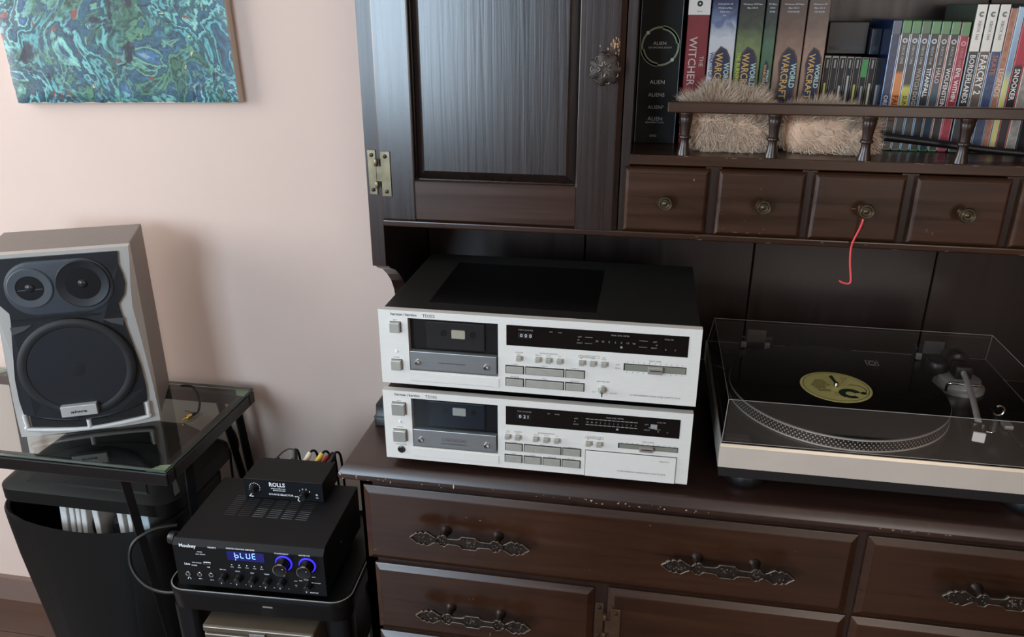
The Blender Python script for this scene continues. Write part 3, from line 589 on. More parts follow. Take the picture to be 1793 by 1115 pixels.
for x in (.5440, .8330):
    h = MB().rbox(x-.006, x+.050, .1335, .1510, .0826, .1040, r=.002).build('hinge', M_BLACK, tt)
    for dx in (0, .040): MB().rbox(x+dx-.0045, x+dx+.0045, .1270, .1332, .0840, .0950, r=.001).build('hinge_clip', pm('pale_clip', (190, 186, 180), .25, .3), h)
    MB().rbox(x+.004, x+.036, .1268, .1300, .0960, .1190, r=.0008).build('hinge_tab', pm('grey_tab', (84, 80, 78), .2), h)
lg = MB()
for a, b, c, d in ((.7070, .7250, -.0268, -.0256), (.7070, .7250, -.0100, -.0088), (.7070, .7082, -.0268, -.0088), (.7238, .7250, -.0268, -.0088)): lg.add([(a, c, .1353), (b, c, .1353), (b, d, .1353), (a, d, .1353)], [(0, 1, 2, 3)])
lg.add([(.7160+rr*math.cos(q*math.pi/8), -.0178+rr*math.sin(q*math.pi/8), .1353) for rr in (.0042, .0058) for q in range(16)], [(k, (k+1) % 16, 16+(k+1) % 16, 16+k) for k in range(16)])
lg.build('cover_logo', M_GREYP, ld)
# record
M_VINYL = bpy.data.materials.new('black_vinyl'); M_VINYL.use_nodes = True
nt = M_VINYL.node_tree; b = nt.nodes['Principled BSDF']; b.inputs['Base Color'].default_value = (.006, .006, .006, 1); b.inputs['Roughness'].default_value = .24
tc = nt.nodes.new('ShaderNodeTexCoord'); wv = nt.nodes.new('ShaderNodeTexWave'); wv.wave_type = 'RINGS'; wv.rings_direction = 'Z'; wv.inputs['Scale'].default_value = 260
bp = nt.nodes.new('ShaderNodeBump'); bp.inputs['Strength'].default_value = .25; bp.inputs['Distance'].default_value = .0004
wv.inputs['Scale'].default_value = 60; bp.inputs['Strength'].default_value = .04; nt.links.new(tc.outputs['Object'], wv.inputs['Vector']); nt.links.new(wv.outputs['Fac'], bp.inputs['Height']); nt.links.new(bp.outputs['Normal'], b.inputs['Normal'])
rc = thing('vinyl_record', 'black vinyl record with a yellow-green centre label lying on the platter', 'record', (PX, PY, .1013))
MB().lathe([(.0036, 0), (.1555, 0), (.1570, .0006), (.1572, .0011), (.1566, .0017), (.1545, .0016), (.062, .0015), (.0555, .0013), (.0036, .0013)], (0, 0, 0), 'z', 128, cap=False).build('disc', M_VINYL, rc, local=True, smooth=30)
MB().lathe([(.0520, .0013), (.0520, .0016), (.0515, .0017), (.0036, .0017)], (0, 0, 0), 'z', 96, cap=False).build('centre_label', pm('yellow_green_label', (242, 234, 150), .55, var=.04), rc, local=True)
M_LGREEN = pm('dark_green_ink', (30, 66, 52), .55)
lm = MB(); zz = .0020
def lring(cx, cy, r0, r1, a0, a1, n=40):
    vs = []
    for k in range(n+1):
        a = math.radians(a0+(a1-a0)*k/n); t = k/n; w0 = r0; w1 = r1
        vs += [(cx+w0*math.cos(a), cy+w0*math.sin(a), zz), (cx+w1*math.cos(a), cy+w1*math.sin(a), zz)]
    lm.add(vs, [(2*k, 2*k+1, 2*k+3, 2*k+2) for k in range(n)])
lring(0, 0, .0470, .0478, 0, 360, 80)
lring(.0170, -.0215, .0070, .0168, 20, 235)
lring(.0170, -.0215, .0070, .0150, 235, 312)
lring(.0370, -.0165, 0, .0044, 0, 360)
lring(.0270, -.0060, .0150, .0162, -70, 120)
lm.add([(-.004, .036, zz), (.002, .040, zz), (.0060, .004, zz), (.0020, .002, zz)], [(0, 1, 2, 3)])
lm.build('label_emblem', M_LGREEN, rc, local=True)
lt = MB()
for k in range(9): lt.text(['STEREO', 'SIDE ONE', 'ALL SONGS', 'PRODUCED BY', 'RECORDED AT', 'PUBLISHED', 'MADE IN', 'ALL RIGHTS', 'RESERVED'][k], -.036+.002*abs(k-4), .018-k*.0046, zz, .0028, 'l', 'top', sx=1.0, bold=.02)
lt.text('SIDE', .012, .030, zz, .004, 'l', 'top').text('1', .014, .022, zz, .006, 'l', 'top').text('33 1/3 RPM', -.006, -.030, zz, .003, 'l', 'top').text('STEREO', -.006, -.024, zz, .003, 'l', 'top')
lt.build('label_print', pm('olive_ink', (70, 66, 30), .6), rc, local=True)

# ------------------------------------------------------------------ painting on the back wall
M_ART = bpy.data.materials.new('oil_paint'); M_ART.use_nodes = True; nt = M_ART.node_tree; L = nt.links.new; b = nt.nodes['Principled BSDF']
tc = nt.nodes.new('ShaderNodeTexCoord')
def ramp(stops, fac):
    r = nt.nodes.new('ShaderNodeValToRGB')
    while len(r.color_ramp.elements) < len(stops): r.color_ramp.elements.new(.5)
    for e, (q, c) in zip(r.color_ramp.elements, stops): e.position = q; e.color = lin(c) if len(c) == 3 else c
    L(fac, r.inputs['Fac']); return r
def nz(scale, detail, dist, rough=.55, w=0):
    n = nt.nodes.new('ShaderNodeTexNoise'); n.noise_dimensions = '4D'; n.inputs['W'].default_value = w; n.inputs['Scale'].default_value = scale; n.inputs['Detail'].default_value = detail; n.inputs['Distortion'].default_value = dist; n.inputs['Roughness'].default_value = rough
    L(tc.outputs['Object'], n.inputs['Vector']); return n
n1 = nz(6.6, 6, 1.9, .54, 1.3)
r1 = ramp([(.30, (16, 26, 50)), (.36, (34, 92, 116)), (.395, (14, 30, 52)), (.43, (96, 176, 178)), (.455, (22, 56, 84)), (.485, (38, 88, 84)), (.51, (120, 196, 196)), (.53, (18, 36, 62)), (.56, (36, 96, 122)), (.585, (28, 60, 60)), (.61, (140, 208, 196)), (.64, (26, 62, 96)), (.70, (70, 120, 170))], n1.outputs['Fac'])
n2 = nz(4, 4, 1.5, .6, 4.1)
r2 = ramp([(.50, (0, 0, 0, 1)), (.60, (1, 1, 1, 1))], n2.outputs['Fac'])
n3 = nz(8, 6, 2.0, .54, 2.2)
r3 = ramp([(.32, (14, 26, 36)), (.38, (60, 110, 84)), (.42, (18, 40, 46)), (.46, (84, 140, 110)), (.49, (24, 58, 54)), (.52, (50, 100, 130)), (.55, (20, 40, 58)), (.58, (110, 168, 150)), (.61, (36, 74, 60)), (.66, (60, 110, 160)), (.71, (160, 190, 150))], n3.outputs['Fac'])
mA = nt.nodes.new('ShaderNodeMixRGB'); L(r2.outputs['Color'], mA.inputs[0]); L(r1.outputs['Color'], mA.inputs[1]); L(r3.outputs['Color'], mA.inputs[2])
n4 = nz(26, 5, 3.0, .6, 7.7); r4 = ramp([(.665, (0, 0, 0, 1)), (.70, (1, 1, 1, 1))], n4.outputs['Fac'])
mB = nt.nodes.new('ShaderNodeMixRGB'); L(r4.outputs['Color'], mB.inputs[0]); L(mA.outputs[0], mB.inputs[1]); mB.inputs[2].default_value = lin((196, 196, 118))
n5 = nz(14, 4, 2.6, .5, 11.2); r5 = ramp([(.65, (0, 0, 0, 1)), (.675, (1, 1, 1, 1))], n5.outputs['Fac'])
mC = nt.nodes.new('ShaderNodeMixRGB'); L(r5.outputs['Color'], mC.inputs[0]); L(mB.outputs[0], mC.inputs[1]); mC.inputs[2].default_value = lin((128, 62, 52))
n6 = nz(9, 6, 3.0, .6, 15.0); r6 = ramp([(.36, (1, 1, 1, 1)), (.42, (0, 0, 0, 1))], n6.outputs['Fac'])
mD = nt.nodes.new('ShaderNodeMixRGB'); L(r6.outputs['Color'], mD.inputs[0]); L(mC.outputs[0], mD.inputs[1]); mD.inputs[2].default_value = lin((22, 28, 48))
L(mD.outputs[0], b.inputs['Base Color']); b.inputs['Roughness'].default_value = .38
bp = nt.nodes.new('ShaderNodeBump'); bp.inputs['Strength'].default_value = .5; bp.inputs['Distance'].default_value = .004; L(n1.outputs['Fac'], bp.inputs['Height']); L(bp.outputs['Normal'], b.inputs['Normal'])
pa = thing('painting', 'abstract blue and green oil painting on unframed canvas on the wall', 'painting', (-.9065, WALL-.001, .4585), roty=-math.radians(1.25))
RB(0, .4835, -.022, 0, 0, .40, r=.003, seg=2).build('canvas', pm('raw_canvas', (214, 200, 184), .8, bump=.1, bscale=900), pa, local=True)
pf = MB(); NX, NZ = 40, 34
for i in range(NX+1):
    for j in range(NZ+1):
        e = min(i, NX-i, j, NZ-j)
        ox = random.uniform(-.0012, .0012) if e == 0 else 0; oz = random.uniform(-.0012, .0012) if e == 0 else 0
        pf.v.append((.0012+.4811*i/NX+ox, -.0222-(.0014+random.uniform(0, .0007) if e else 0), .0022+.396*j/NZ+oz))
pf.f = [(i*(NZ+1)+j, (i+1)*(NZ+1)+j, (i+1)*(NZ+1)+j+1, i*(NZ+1)+j+1) for i in range(NX) for j in range(NZ)]
pf.build('painted_surface', M_ART, pa, local=True, smooth=60)

# ------------------------------------------------------------------ glass table
TZ = -.1369
gt = thing('glass_table', 'black metal-framed table with a clear glass top by the wall', 'table', (-.78, .07, FLOOR))
GX0, GX1, GY0, GY1 = -1.12, -.4665, -.0975, .2400
M_FR = pm('black_painted_steel', (17, 17, 18), .35, .2, coat=.2)
for n, a in (('frame_bar', (GX0, GX1, GY0, GY0+.024)), ('frame_bar', (GX0, GX1, GY1-.024, GY1)), ('frame_bar', (GX1-.024, GX1, GY0+.024, GY1-.024)), ('frame_bar', (GX0, GX0+.024, GY0+.024, GY1-.024))):
    RB(a[0], a[1], a[2], a[3], TZ-.036, TZ-.0085, r=.003).build(n, M_FR, gt)
gl = MB().rz(GX0+.002, GX1-.002, GY0+.002, GY1-.002, [(.001, TZ-.0082), (0, TZ-.0076), (0, TZ-.0008), (.001, TZ-.0002)], rad=.004, seg=3).build('glass_top', glassy('table_glass', (206, 216, 212), .01, 1.5), gt)
edg = MB(); q = [(a, b_, TZ-.0042) for a, b_ in rrect(GX0+.002, GX1-.002, GY0+.002, GY1-.002)]
for a, c in zip(q, q[1:]+q[:1]): edg.tube([a, c], .0028, 4, 0)
edg.build('glass_edge', pm('green_glass_edge', (46, 66, 60), .12), gl)
M_PAD = pm('pale_green_pad', (176, 192, 150), .6, var=.12, vscale=120)
for sx, sy in ((GX1-.003, GY0+.003), (GX1-.003, GY1-.003), (GX0+.003, GY0+.003), (GX0+.003, GY1-.003)):
    dx = -1 if sx > -.8 else 1; dy = 1 if sy < 0 else -1
    MB().prism([(sx, sy), (sx+dx*.040, sy), (sx+dx*.026, sy+dy*.022), (sx, sy+dy*.030)], 'xy', TZ-.0096, TZ-.0083).build('corner_pad', M_PAD, gt)
for a, c in (((-.5650, -.085, TZ-.036), (-.5090, -.085, FLOOR)), ((-.5436, .2245, TZ-.036), (-.4370, .2245, FLOOR)), ((-.5064, .2255, TZ-.036), (-.4490, .2255, FLOOR)), ((-.476, -.018, TZ-.036), (-.476, -.060, FLOOR)),
             ((-1.06, -.085, TZ-.036), (-1.11, -.085, FLOOR)), ((-1.06, .222, TZ-.036), (-1.11, .222, FLOOR))):
    MB().bar(a, c, .015).build('leg', M_FR, gt)

# ------------------------------------------------------------------ loudspeaker
sp = thing('bookshelf_speaker', 'silver and black bookshelf speaker with a large woofer on the glass table', 'speaker', (-.8099, -.0383, TZ), math.radians(25.6))
M_SPK = pm('silver_speaker_plastic', (196, 193, 187), .38, .2, var=.03)
M_CAB = pm('grey_vinyl_cabinet', (136, 128, 122), .5, .15, var=.05, vscale=90)
SW, SD, SH = .2514, .168, .366
def bow(x, y, z): return (x, y-.009*max(0, 1-((x-.1257)/.1257)**2)*max(0, 1-z/.30), z)
MB().rbox(.0008, SW-.0008, .020, SD, .002, SH, r=.002).build('cabinet', M_CAB, sp, local=True)
n = 14
def side(zs): return zs
outl = [(SW*k/n, 0.0) for k in range(n+1)] + [(SW, .03), (SW-.0015, .08), (SW-.006, .16), (SW-.0115, .246), (SW-.008, .29), (SW-.001, .345), (SW, SH)] 
outl += [(SW*(n-k)/n, SH) for k in range(1, n)] + [(0, SH), (.001, .345), (.008, .29), (.0115, .246), (.006, .16), (.0015, .08), (0, .03)]
fr = MB().prism(outl, 'xz', 0, .0210); fr.map(lambda x, y, z: bow(x, y, z) if y < .01 else (min(max((x-.1257)*1.0+.1257, 0), SW) if abs(x-.1257) < .11 else (0 if x < .12 else SW), y, z)); fr.build('front_frame', M_SPK, sp, local=True)
M_BAF = pm('dark_blue_grey_baffle', (24, 27, 32), .42, var=.06)
bo = [(.232, .359), (.2295, .333), (.2335, .315), (.2352, .296), (.230, .274), (.2175, .256), (.2185, .240), (.226, .190), (.2355, .125), (.2375, .08), (.2355, .050)]
bot = [(.2355-(.2355-.0159)*k/12, .050-.022*(1-((k-6)/6)**2)) for k in range(1, 12)]
left = [(SW-x, z) for x, z in reversed(bo)]
bfp = bo + bot + left
bf = MB().prism(bfp, 'xz', -.0050, .012); bf.map(bow); bf.build('baffle', M_BAF, sp, local=True)
up_ = MB().ry(.036, .2155, .2480, .3520, [(0, -.004), (0, -.0075), (.003, -.0095), (.004, -.0097)], rad=.050, seg=10).build('tweeter_pod', pm('slate_pod', (66, 72, 80), .4), sp, local=True, smooth=40)
for (cx, cz, prof, nm, mt) in ((.0785, .303, [(.038, 0), (.038, -.002), (.036, -.0032), (.0235, -.0026), (.0225, .0005), (.016, .0008), (.006, -.0002)], 'tweeter', pm('slate_ring', (80, 86, 92), .42)),
                               (.166, .304, [(.0455, 0), (.0455, -.0022), (.0440, -.0032), (.034, -.0010), (.020, .0006), (.0095, .0008)], 'midrange', pm('mid_cone', (30, 33, 38), .45))):
    d = MB().lathe(prof, (cx, -.0097, cz), 'y', 40).build(nm, mt, sp, local=True, smooth=30)
    MB().lathe([(.0225 if nm == 'tweeter' else .0300, -.0012), (.019 if nm == 'tweeter' else .020, .0000)], (cx, -.0097, cz), 'y', 32).build('cone', pm('black_cone', (16, 17, 20), .35), d, local=True)
    MB().lathe([(.0090, 0), (.0080, -.0020), (.0050, -.0034), (.001, -.0040)], (cx, -.0097, cz), 'y', 24).build('dome', pm('glossy_dome', (34, 36, 40), .3), d, local=True, smooth=60)
    if nm == 'tweeter': MB().rbox(cx-.021, cx+.021, -.0118, -.0105, cz-.0040, cz-.0022, r=.0004).build('horn_blade', pm('slate_ring', (80, 86, 92), .42), d, local=True)
for a, c, e, f in ((.022, .0305, .236, .2425),): MB().box(.0345, .2170, -.0062, -.0045, .2390, .2432).map(bow).build('trim_line', M_BLACK, sp, local=True)
wf_ = MB().lathe([(.102, .004), (.1015, -.0030), (.0975, -.0060), (.0915, -.0066), (.0860, -.0050), (.0840, -.0025), (.0600, -.0005), (.0300, .0000), (.0275, -.0004)], (.1270, -.0100, .1370), 'y', 56).build('woofer', pm('woofer_rubber', (34, 34, 36), .6), sp, local=True, smooth=35)
MB().lathe([(.0850, -.0034), (.0600, -.0014), (.0300, -.0004), (.0285, -.0004)], (.1270, -.0106, .1370), 'y', 56).build('cone', pm('woofer_cone', (19, 22, 30), .55), wf_, local=True, smooth=35)
MB().lathe([(.0290, 0), (.0250, -.0016), (.0150, -.0030), (.002, -.0036)], (.1270, -.0110, .1370), 'y', 32).build('dust_cap', pm('woofer_cap', (14, 16, 21), .7), wf_, local=True, smooth=60)
for s in (0, 1):
    tr = [(.030, .229), (.066, .231), (.052, .222), (.031, .214)]
    MB().prism([(SW-x if s else x, z) for x, z in tr], 'xz', -.0072, -.004).map(bow).build('grille_tab', pm('tab_grey', (74, 76, 78), .4), sp, local=True)
bd = MB().rbox(.0850, .1485, -.0190, -.0060, .0430, .0650, r=.0012).map(bow).build('badge', pm('badge_silver', (204, 204, 200), .35, .3), sp, local=True)
MB().text('aiwa', .1165, -.0194-.0072, .0505, .0060, 'c', sx=1.9, bold=.02).build('badge_lettering', M_INKD, bd, local=True)
# bass ports set in a raised silver lip
for x0, x1 in ((.0255, .1210), (.1315, .2265)):
    top = [(x0+(x1-x0)*k/6, .050-.022*(1-((x0+(x1-x0)*k/6-.1257)/.1098)**2)-.0015) for k in range(7)]
    poly = top + [(x1, .0195 if x1 > .2 else .0110), (x0, .0110 if x1 > .2 else .0230)]
    MB().prism(poly, 'xz', -.0046, .004).map(bow).build('bass_port', pm('port_black', (16, 16, 17), .6), sp, local=True)
lp = MB(); pts = [(.0165, .050), (.0175, .026), (.024, .0170), (.1257, .0080), (.2265, .0140), (.2335, .022), (.2345, .048)]
lp.tube([bow(x, -.0040, z) for x, z in pts], .0046, 8, 4)
lp.tube([bow(.1262, -.0040, .0085), bow(.1262, -.0040, .0275)], .0046, 8, 0)
lp.build('port_lip', pm('bright_silver_lip', (222, 222, 220), .3, .2), sp, local=True, smooth=60)

# cord with a gold plug on the glass
ca = thing('plug_cable', 'thin black audio cord with a gold plug beside the speaker on the glass', 'cord', (-.52, .10, TZ))
MB().tube([(-.590, .165, TZ+.030), (-.560, .160, TZ+.032), (-.535, .140, TZ+.018), (-.523, .112, TZ+.0045), (-.524, .098, TZ+.0040)], .0022, 8, 8).build('cord', M_BLACK, ca, smooth=60)
MB().tube([(-.524, .100, TZ+.0045), (-.5265, .090, TZ+.0045)], .0036, 12, 0).build('plug_grip', M_BLACK, ca)
MB().tube([(-.5265, .090, TZ+.0048), (-.5300, .080, TZ+.0048)], .0046, 12, 0).build('plug_shell', M_GOLD, ca)
MB().tube([(-.5300, .080, TZ+.0048), (-.5335, .068, TZ+.0046)], .0020, 8, 0).build('plug_pin', M_GOLD, ca)

# ------------------------------------------------------------------ waste bin under the table
bn = thing('waste_bin', 'large black plastic waste bin with a hooded lid under the glass table', 'bin', (-.715, .06, FLOOR))
M_BIN = pm('black_bin_plastic', (7, 8, 8), .5, spec=.3, var=.08, bump=.05, bscale=500)
BX0, BX1, BY0, BY1 = -.915, -.520, -.045, .185
def binring(z, i, r=.05, sag=0, bul=.025):
    out = []
    for a, c in rrect(BX0+i, BX1-i, BY0+i*.6, BY1-i*.6, r, 6):
        f = max(0, 1-((a-(BX0+BX1)/2)/((BX1-BX0)/2))**2)
        if c < (BY0+BY1)/2-.05: c -= bul*f
        out.append((a, c, z))
    return out
def dense(ring):                                # extra points along the front edge so the bow reads as a curve
    out = []
    for p, q in zip(ring, ring[1:]+ring[:1]):
        out.append(p)
        if abs(p[0]-q[0]) > .1:
            for k in range(1, 9):
                t = k/9; a = p[0]+(q[0]-p[0])*t; f = max(0, 1-((a-(BX0+BX1)/2)/((BX1-BX0)/2))**2); c = p[1]
                if p[1] < .02: c = BY0+.0-.025*f
                out.append((a, c, p[2]))
    return out
def dip(ring, d=.020):
    return [(a, c, z-(d*max(0, 1-((a-(BX0+BX1)/2)/((BX1-BX0)/2))**2) if c < 0 else 0)) for a, c, z in ring]
outer = [dense(binring(z, i)) for z, i in ((FLOOR, .050), (FLOOR+.01, .047), (-.42, .006), (-.34, .001))] + [dip(dense(binring(-.3100, .000))), dip(dense(binring(-.3040, .004)))]
inner = [dip(dense(binring(-.3060, .010))), dense(binring(-.345, .010)), dense(binring(-.42, .014)), dense(binring(FLOOR+.02, .055))]
MB().loft(outer+inner, True, True).build('bin_body', M_BIN, bn, smooth=40)
for x in (-.826, -.716, -.610): MB().rbox(x-.0035, x+.0035, BY0-.026 if abs(x+.7175) < .05 else BY0-.021, BY0-.010, -.80, -.40, r=.002).map(lambda a, c, z: (a+(-.717-a)*.10*(-.40-z)/.4, c+.028*(-.40-z)/.47+.0035, z)).build('rib', M_BIN, bn)
lr = MB(); B2 = (BY0+BY1)/2
def lidring(z, i, iy0, iy1, r=.04): return [(a, c, z) for a, c in rrect(-.898+i, -.508-i, -.050+iy0, .205-iy1, r, 6)]
lr.loft([lidring(-.2850, .010, .010, .006), lidring(-.2830, 0, 0, 0), lidring(-.2560, 0, 0, 0), lidring(-.2480, .008, .010, .008), lidring(-.2050, .070, .085, .030, .03), lidring(-.1990, .090, .100, .045, .02)]).build('lid', M_BIN, bn, smooth=30)
MB().loft([[(-.835, -.034, -.2460), (-.560, -.034, -.2460), (-.600, .030, -.2120), (-.800, .030, -.2120)], [(-.828, -.032, -.2400), (-.567, -.032, -.2400), (-.606, .026, -.2085), (-.794, .026, -.2085)]]).build('lid_panel', M_BIN, bn)
MB().loft([[(-.515, -.02, -.2500), (-.515, .17, -.2500), (-.580, .14, -.2100), (-.580, .05, -.2150)], [(-.508, -.012, -.2440), (-.508, .16, -.2440), (-.572, .135, -.2050), (-.572, .055, -.2100)]]).build('lid_panel', M_BIN, bn)
M_PAP = pm('white_paper', (206, 206, 204), .7, var=.06, vscale=60)
for x, w_, t, lb in ((-.770, .015, .10, 'leftmost white booklet in the bin opening'), (-.751, .011, .10, 'white booklet second from the left in the bin opening'), (-.7375, .010, .10, 'white booklet third from the left in the bin opening'), (-.724, .012, .10, 'white booklet fourth from the left, beside a dark gap in the bin'),
                     (-.695, .013, 0, 'lone white booklet in the middle of the bin opening'), (-.640, .012, 0, 'white booklet left of the table leg in the bin'), (-.620, .010, .04, 'slim white booklet just behind the table leg in the bin'), (-.584, .016, -.02, 'rightmost pale blue booklet in the bin opening')):
    q = MB().rbox(-w_/2, w_/2, 0, .10, -.30, .052, r=.0012, seg=1).map(lambda a, c, z: (x+a+z*t, -.030+c, -.335+z))
    t_ = q.build('booklet', M_PAP if x < -.6 else pm('pale_blue_paper', (176, 190, 196), .6)); tag(t_, lb, 'booklet', 'booklets in the bin')
for x, z, r_, lb in ((-.712, -.330, .020, 'crumpled dark bag bulging beside the lone booklet in the bin'), (-.665, -.335, .022, 'crumpled grey bag between white booklets in the bin')):
    bl = MB(); rg = random.Random(int(-x*1000)); rings = []
    for i in range(1, 9):
        ph = math.pi*i/9; rings.append([(x+r_*.75*math.sin(ph)*math.cos(2*math.pi*k/12)*rg.uniform(.7, 1.15), .000+r_*math.sin(ph)*math.sin(2*math.pi*k/12)*rg.uniform(.7, 1.1), z-.02-r_*1.6*math.cos(ph)+rg.uniform(-.002, .002)) for k in range(12)])
    tag(bl.loft(rings).build('crumpled_bag', pm('dark_film', (38, 38, 40) if x < -.7 else (38, 38, 40), .25)), lb, 'bag')

# ------------------------------------------------------------------ plastic stand, metal case, amplifier, selector
AR = .05
st_ = thing('plastic_stand', 'black plastic stand with a lipped tray carrying the amplifier', 'stand', (-.4130, -.2330, FLOOR), AR)
M_ST = pm('black_stand_plastic', (13, 13, 14), .4, spec=.3, var=.06)
STZ = -.2890-FLOOR
tray = MB(); TWD, TDP = .328, .262
def sr(i, z, r=.034): return [(a, c, z) for a, c in rrect(i, TWD-i, i, TDP-i, max(r-i, .004), 8)]
tray.loft([sr(.004, STZ-.035), sr(.001, STZ-.004), sr(0, STZ+.005), sr(.0012, STZ+.0075), sr(.004, STZ+.0075), sr(.006, STZ+.004), sr(.010, STZ)])
tray.build('tray', M_ST, st_, local=True, smooth=35)
MB().tube([(a, c, STZ+.0074) for a, c in rrect(.0024, TWD-.0024, .0024, TDP-.0024, .032, 8)+[(TWD-.0344, .0024)]], .0011, 6, 0).build('tray_lip', pm('worn_grey_lip', (140, 138, 132), .4), st_, local=True)  # thin paler grey line along the tray rim
for x in (.006, TWD-.050):
    for y in (.008, TDP-.052): MB().loft([[(a, c, z) for a, c in rrect(x+d, x+.044-d, y+d, y+.044-d, .012, 4)] for z, d in ((0, .004), (STZ-.034, 0))]).build('leg', M_ST, st_, local=True, smooth=40)
CZ = -.4400-FLOOR
MB().rbox(.010, TWD-.010, .012, TDP-.012, CZ-.012, CZ, r=.003).build('lower_shelf', M_ST, st_, local=True)
MB().rbox(.175, .193, .0018, .0045, STZ-.016, STZ-.012, r=.0005).build('moulded_mark', pm('worn_grey_lip', (140, 138, 132), .4), st_, local=True)
mc = thing('metal_case', 'bronze-grey metal case with a latch on the lower shelf of the black stand', 'case', (-.3455, -.2385, -.4400), AR)
M_CASE = pm('bronze_metal_paint', (104, 93, 80), .48, .4, var=.05, vscale=60)
MB().rbox(0, .1970, 0, .150, 0, .0800, r=.003).build('case_body', M_CASE, mc, local=True)
MB().rbox(-.0010, .1980, -.0010, .151, .0815, .0960, r=.003).build('case_lid', M_CASE, mc, local=True)
for z in (.0782, .0935): MB().tube([(.003, -.0012, z), (.194, -.0012, z)], .0013, 6, 0).build('edge_trim', pm('pale_trim', (150, 141, 126), .4, .4), mc, local=True)
lt_ = MB().rbox(.085, .113, -.0060, 0, .064, .0900, r=.001).build('latch', M_CHROME, mc, local=True)
MB().rbox(.090, .108, -.0085, -.0055, .0680, .0800, r=.001).build('latch_tongue', pm('latch_dark', (110, 104, 96), .3, .9), lt_, local=True)

am = thing('amplifier', 'black karaoke amplifier with a glowing blue display on the plastic stand', 'amplifier', (-.3867, -.2221, -.2890), AR)
AW, AD, AB, AH = .262, .192, .0145, .1030
MB().rbox(.0010, AW-.0010, .010, AD, AB, AH, r=.0012).build('case', M_SATIN, am, local=True)
ap = MB().loft([[(x, y, z) for y, z in ((.012, AB-.001), (0, AB-.001), (0, AH-.0085), (.0085, AH+.0005), (.012, AH+.0005))] for x in (0, AW)]).build('front_panel', pm('gloss_black_panel', (10, 10, 12), .45, spec=.3), am, local=True)
for x in (.03, AW-.03):
    for y in (.03, AD-.03): MB().lathe([(.012, 0), (.013, .003), (.012, .0147)], (x, y, 0), 'z', 16).build('foot', M_BLACK, am, local=True)
M_SLOT = pm('vent_slot', (4, 4, 4), .8)
for c in range(6):
    vm = None
    for k in range(11):
        x0 = .0530+c*.0262; y0 = .0800+k*.0056
        MB().rbox(x0, x0+.0200, y0, y0+.0012, AH-.0005, AH+.0003, r=.0001, seg=1).build('vent_slot', pm('vent_edge', (60, 60, 62), .4, .5) if not (2 <= c <= 5 and k < 5) else pm('vent_glint', (124, 126, 130), .35, .7), am, local=True)  # edge glints put into the slot colour, brighter in the front rows
def ac(x, z): return x/1000*1.015, AB+(z-2+10*(1-x/257))/1000
pr = MB()
for t, x, z, h, bd_ in (('Moukey', 12, 70.0, 6.5, .03), ('MAMP3', 62, 73.6, 3.2, .02), ('DIGITAL KARAOKE AMPLIFIER', 94, 76.5, 2.6, .03), ('POWER', 42, 62.5, 1.8, .02), ('BLUE  RED/MIC', 39, 57.6, 1.8, .02), ('HI-FI SOUND', 30, 39.0, 2.0, .03), ('Live', 16, 33.5, 4.4, .03), ('SOUND', 28, 33.2, 2.0, .03),
                        ('USB', 55, 32.6, 2.2, .02), ('MIC VOL', 77, 31.2, 2.0, .02), ('ECHO', 104, 31.0, 2.0, .02), ('BASS', 130, 31.0, 2.0, .02), ('TREBLE', 153, 32.0, 2.0, .02), ('BALANCE', 177, 33.0, 2.0, .02), ('FOLDER/TRACK', 176, 77.5, 2.4, .02), ('MASTER VOL', 217, 79.2, 2.4, .02),
                        ('MIC 1', 37, 6.2, 1.8, .02), ('MIC 2', 57, 6.4, 1.8, .02), ('AUX', 204, 25.0, 1.8, .02), ('DVD', 213, 27, 1.8, .02), ('MP3 BT', 221, 30, 1.8, .02), ('FM  STANDBY', 234, 25.5, 1.8, .02), ('SELECTOR', 229, 4.5, 2.2, .03), ('MAX', 236, 37.5, 1.8, .02)):
    a, c = ac(x, z); pr.text(t, a, -.0004, c, h/1000, 'l', bold=bd_)
for x, z in ((99.3, 44.7), (112, 45.1), (125.3, 45.9), (138.3, 46.3), (150.6, 47.1)):
    a, c = ac(x, z); pr.disc(a, c, .0012, -.0004, 8); pr.text('MODE', a, -.0004, c-.0052, .0014, 'c', bold=.03)
for q in ((83.5, 18.8), (109.8, 19.8), (134.6, 19.8), (159.2, 20.6), (184.3, 22.2)):
    a, c = ac(*q)
    for s in (-1, 1): pr.quad(a+s*.0090-.0010, a+s*.0090+.0010, c-.0150, c-.0140, -.0004)
a, c = ac(20, 5.5); pr.arc(a, c, .0018, .0027, -20, 200, -.0004, 14); pr.quad(a-.0030, a-.0018, c-.0018, c, -.0004); pr.quad(a+.0018, a+.0030, c-.0018, c, -.0004)
pr.build('panel_print', M_WHITE, am, local=True)
x0, z0 = ac(93.5, 54.2); x1, z1 = ac(157.5, 74.6)
dsp = MB().rbox(x0, x1, -.0008, .0005, z0, z1, r=.0003, seg=1).build('display', pm('blue_display_window', (6, 6, 30), .2, emit=(20, 10, 160), estr=.30), am, local=True)
M_SEG = pm('blue_segment_glow', (140, 180, 255), .4, emit=(96, 140, 255), estr=3.4)
sg = MB()
def seg7(cx, cz, on, w=.0058, h=.0105, t=.0013):
    S = {'a': (-w/2+t*.6, w/2-t*.6, h-t/2, h+t/2), 'g': (-w/2+t*.6, w/2-t*.6, h/2-t/2, h/2+t/2), 'd': (-w/2+t*.6, w/2-t*.6, -t/2, t/2), 'f': (-w/2-t/2, -w/2+t/2, h/2+t*.5, h-t*.4), 'e': (-w/2-t/2, -w/2+t/2, t*.4, h/2-t*.5), 'b': (w/2-t/2, w/2+t/2, h/2+t*.5, h-t*.4), 'c': (w/2-t/2, w/2+t/2, t*.4, h/2-t*.5)}
    for k in on: a = S[k]; sg.quad(cx+a[0]+a[2]*.0, cx+a[1], cz+a[2], cz+a[3], -.0011)
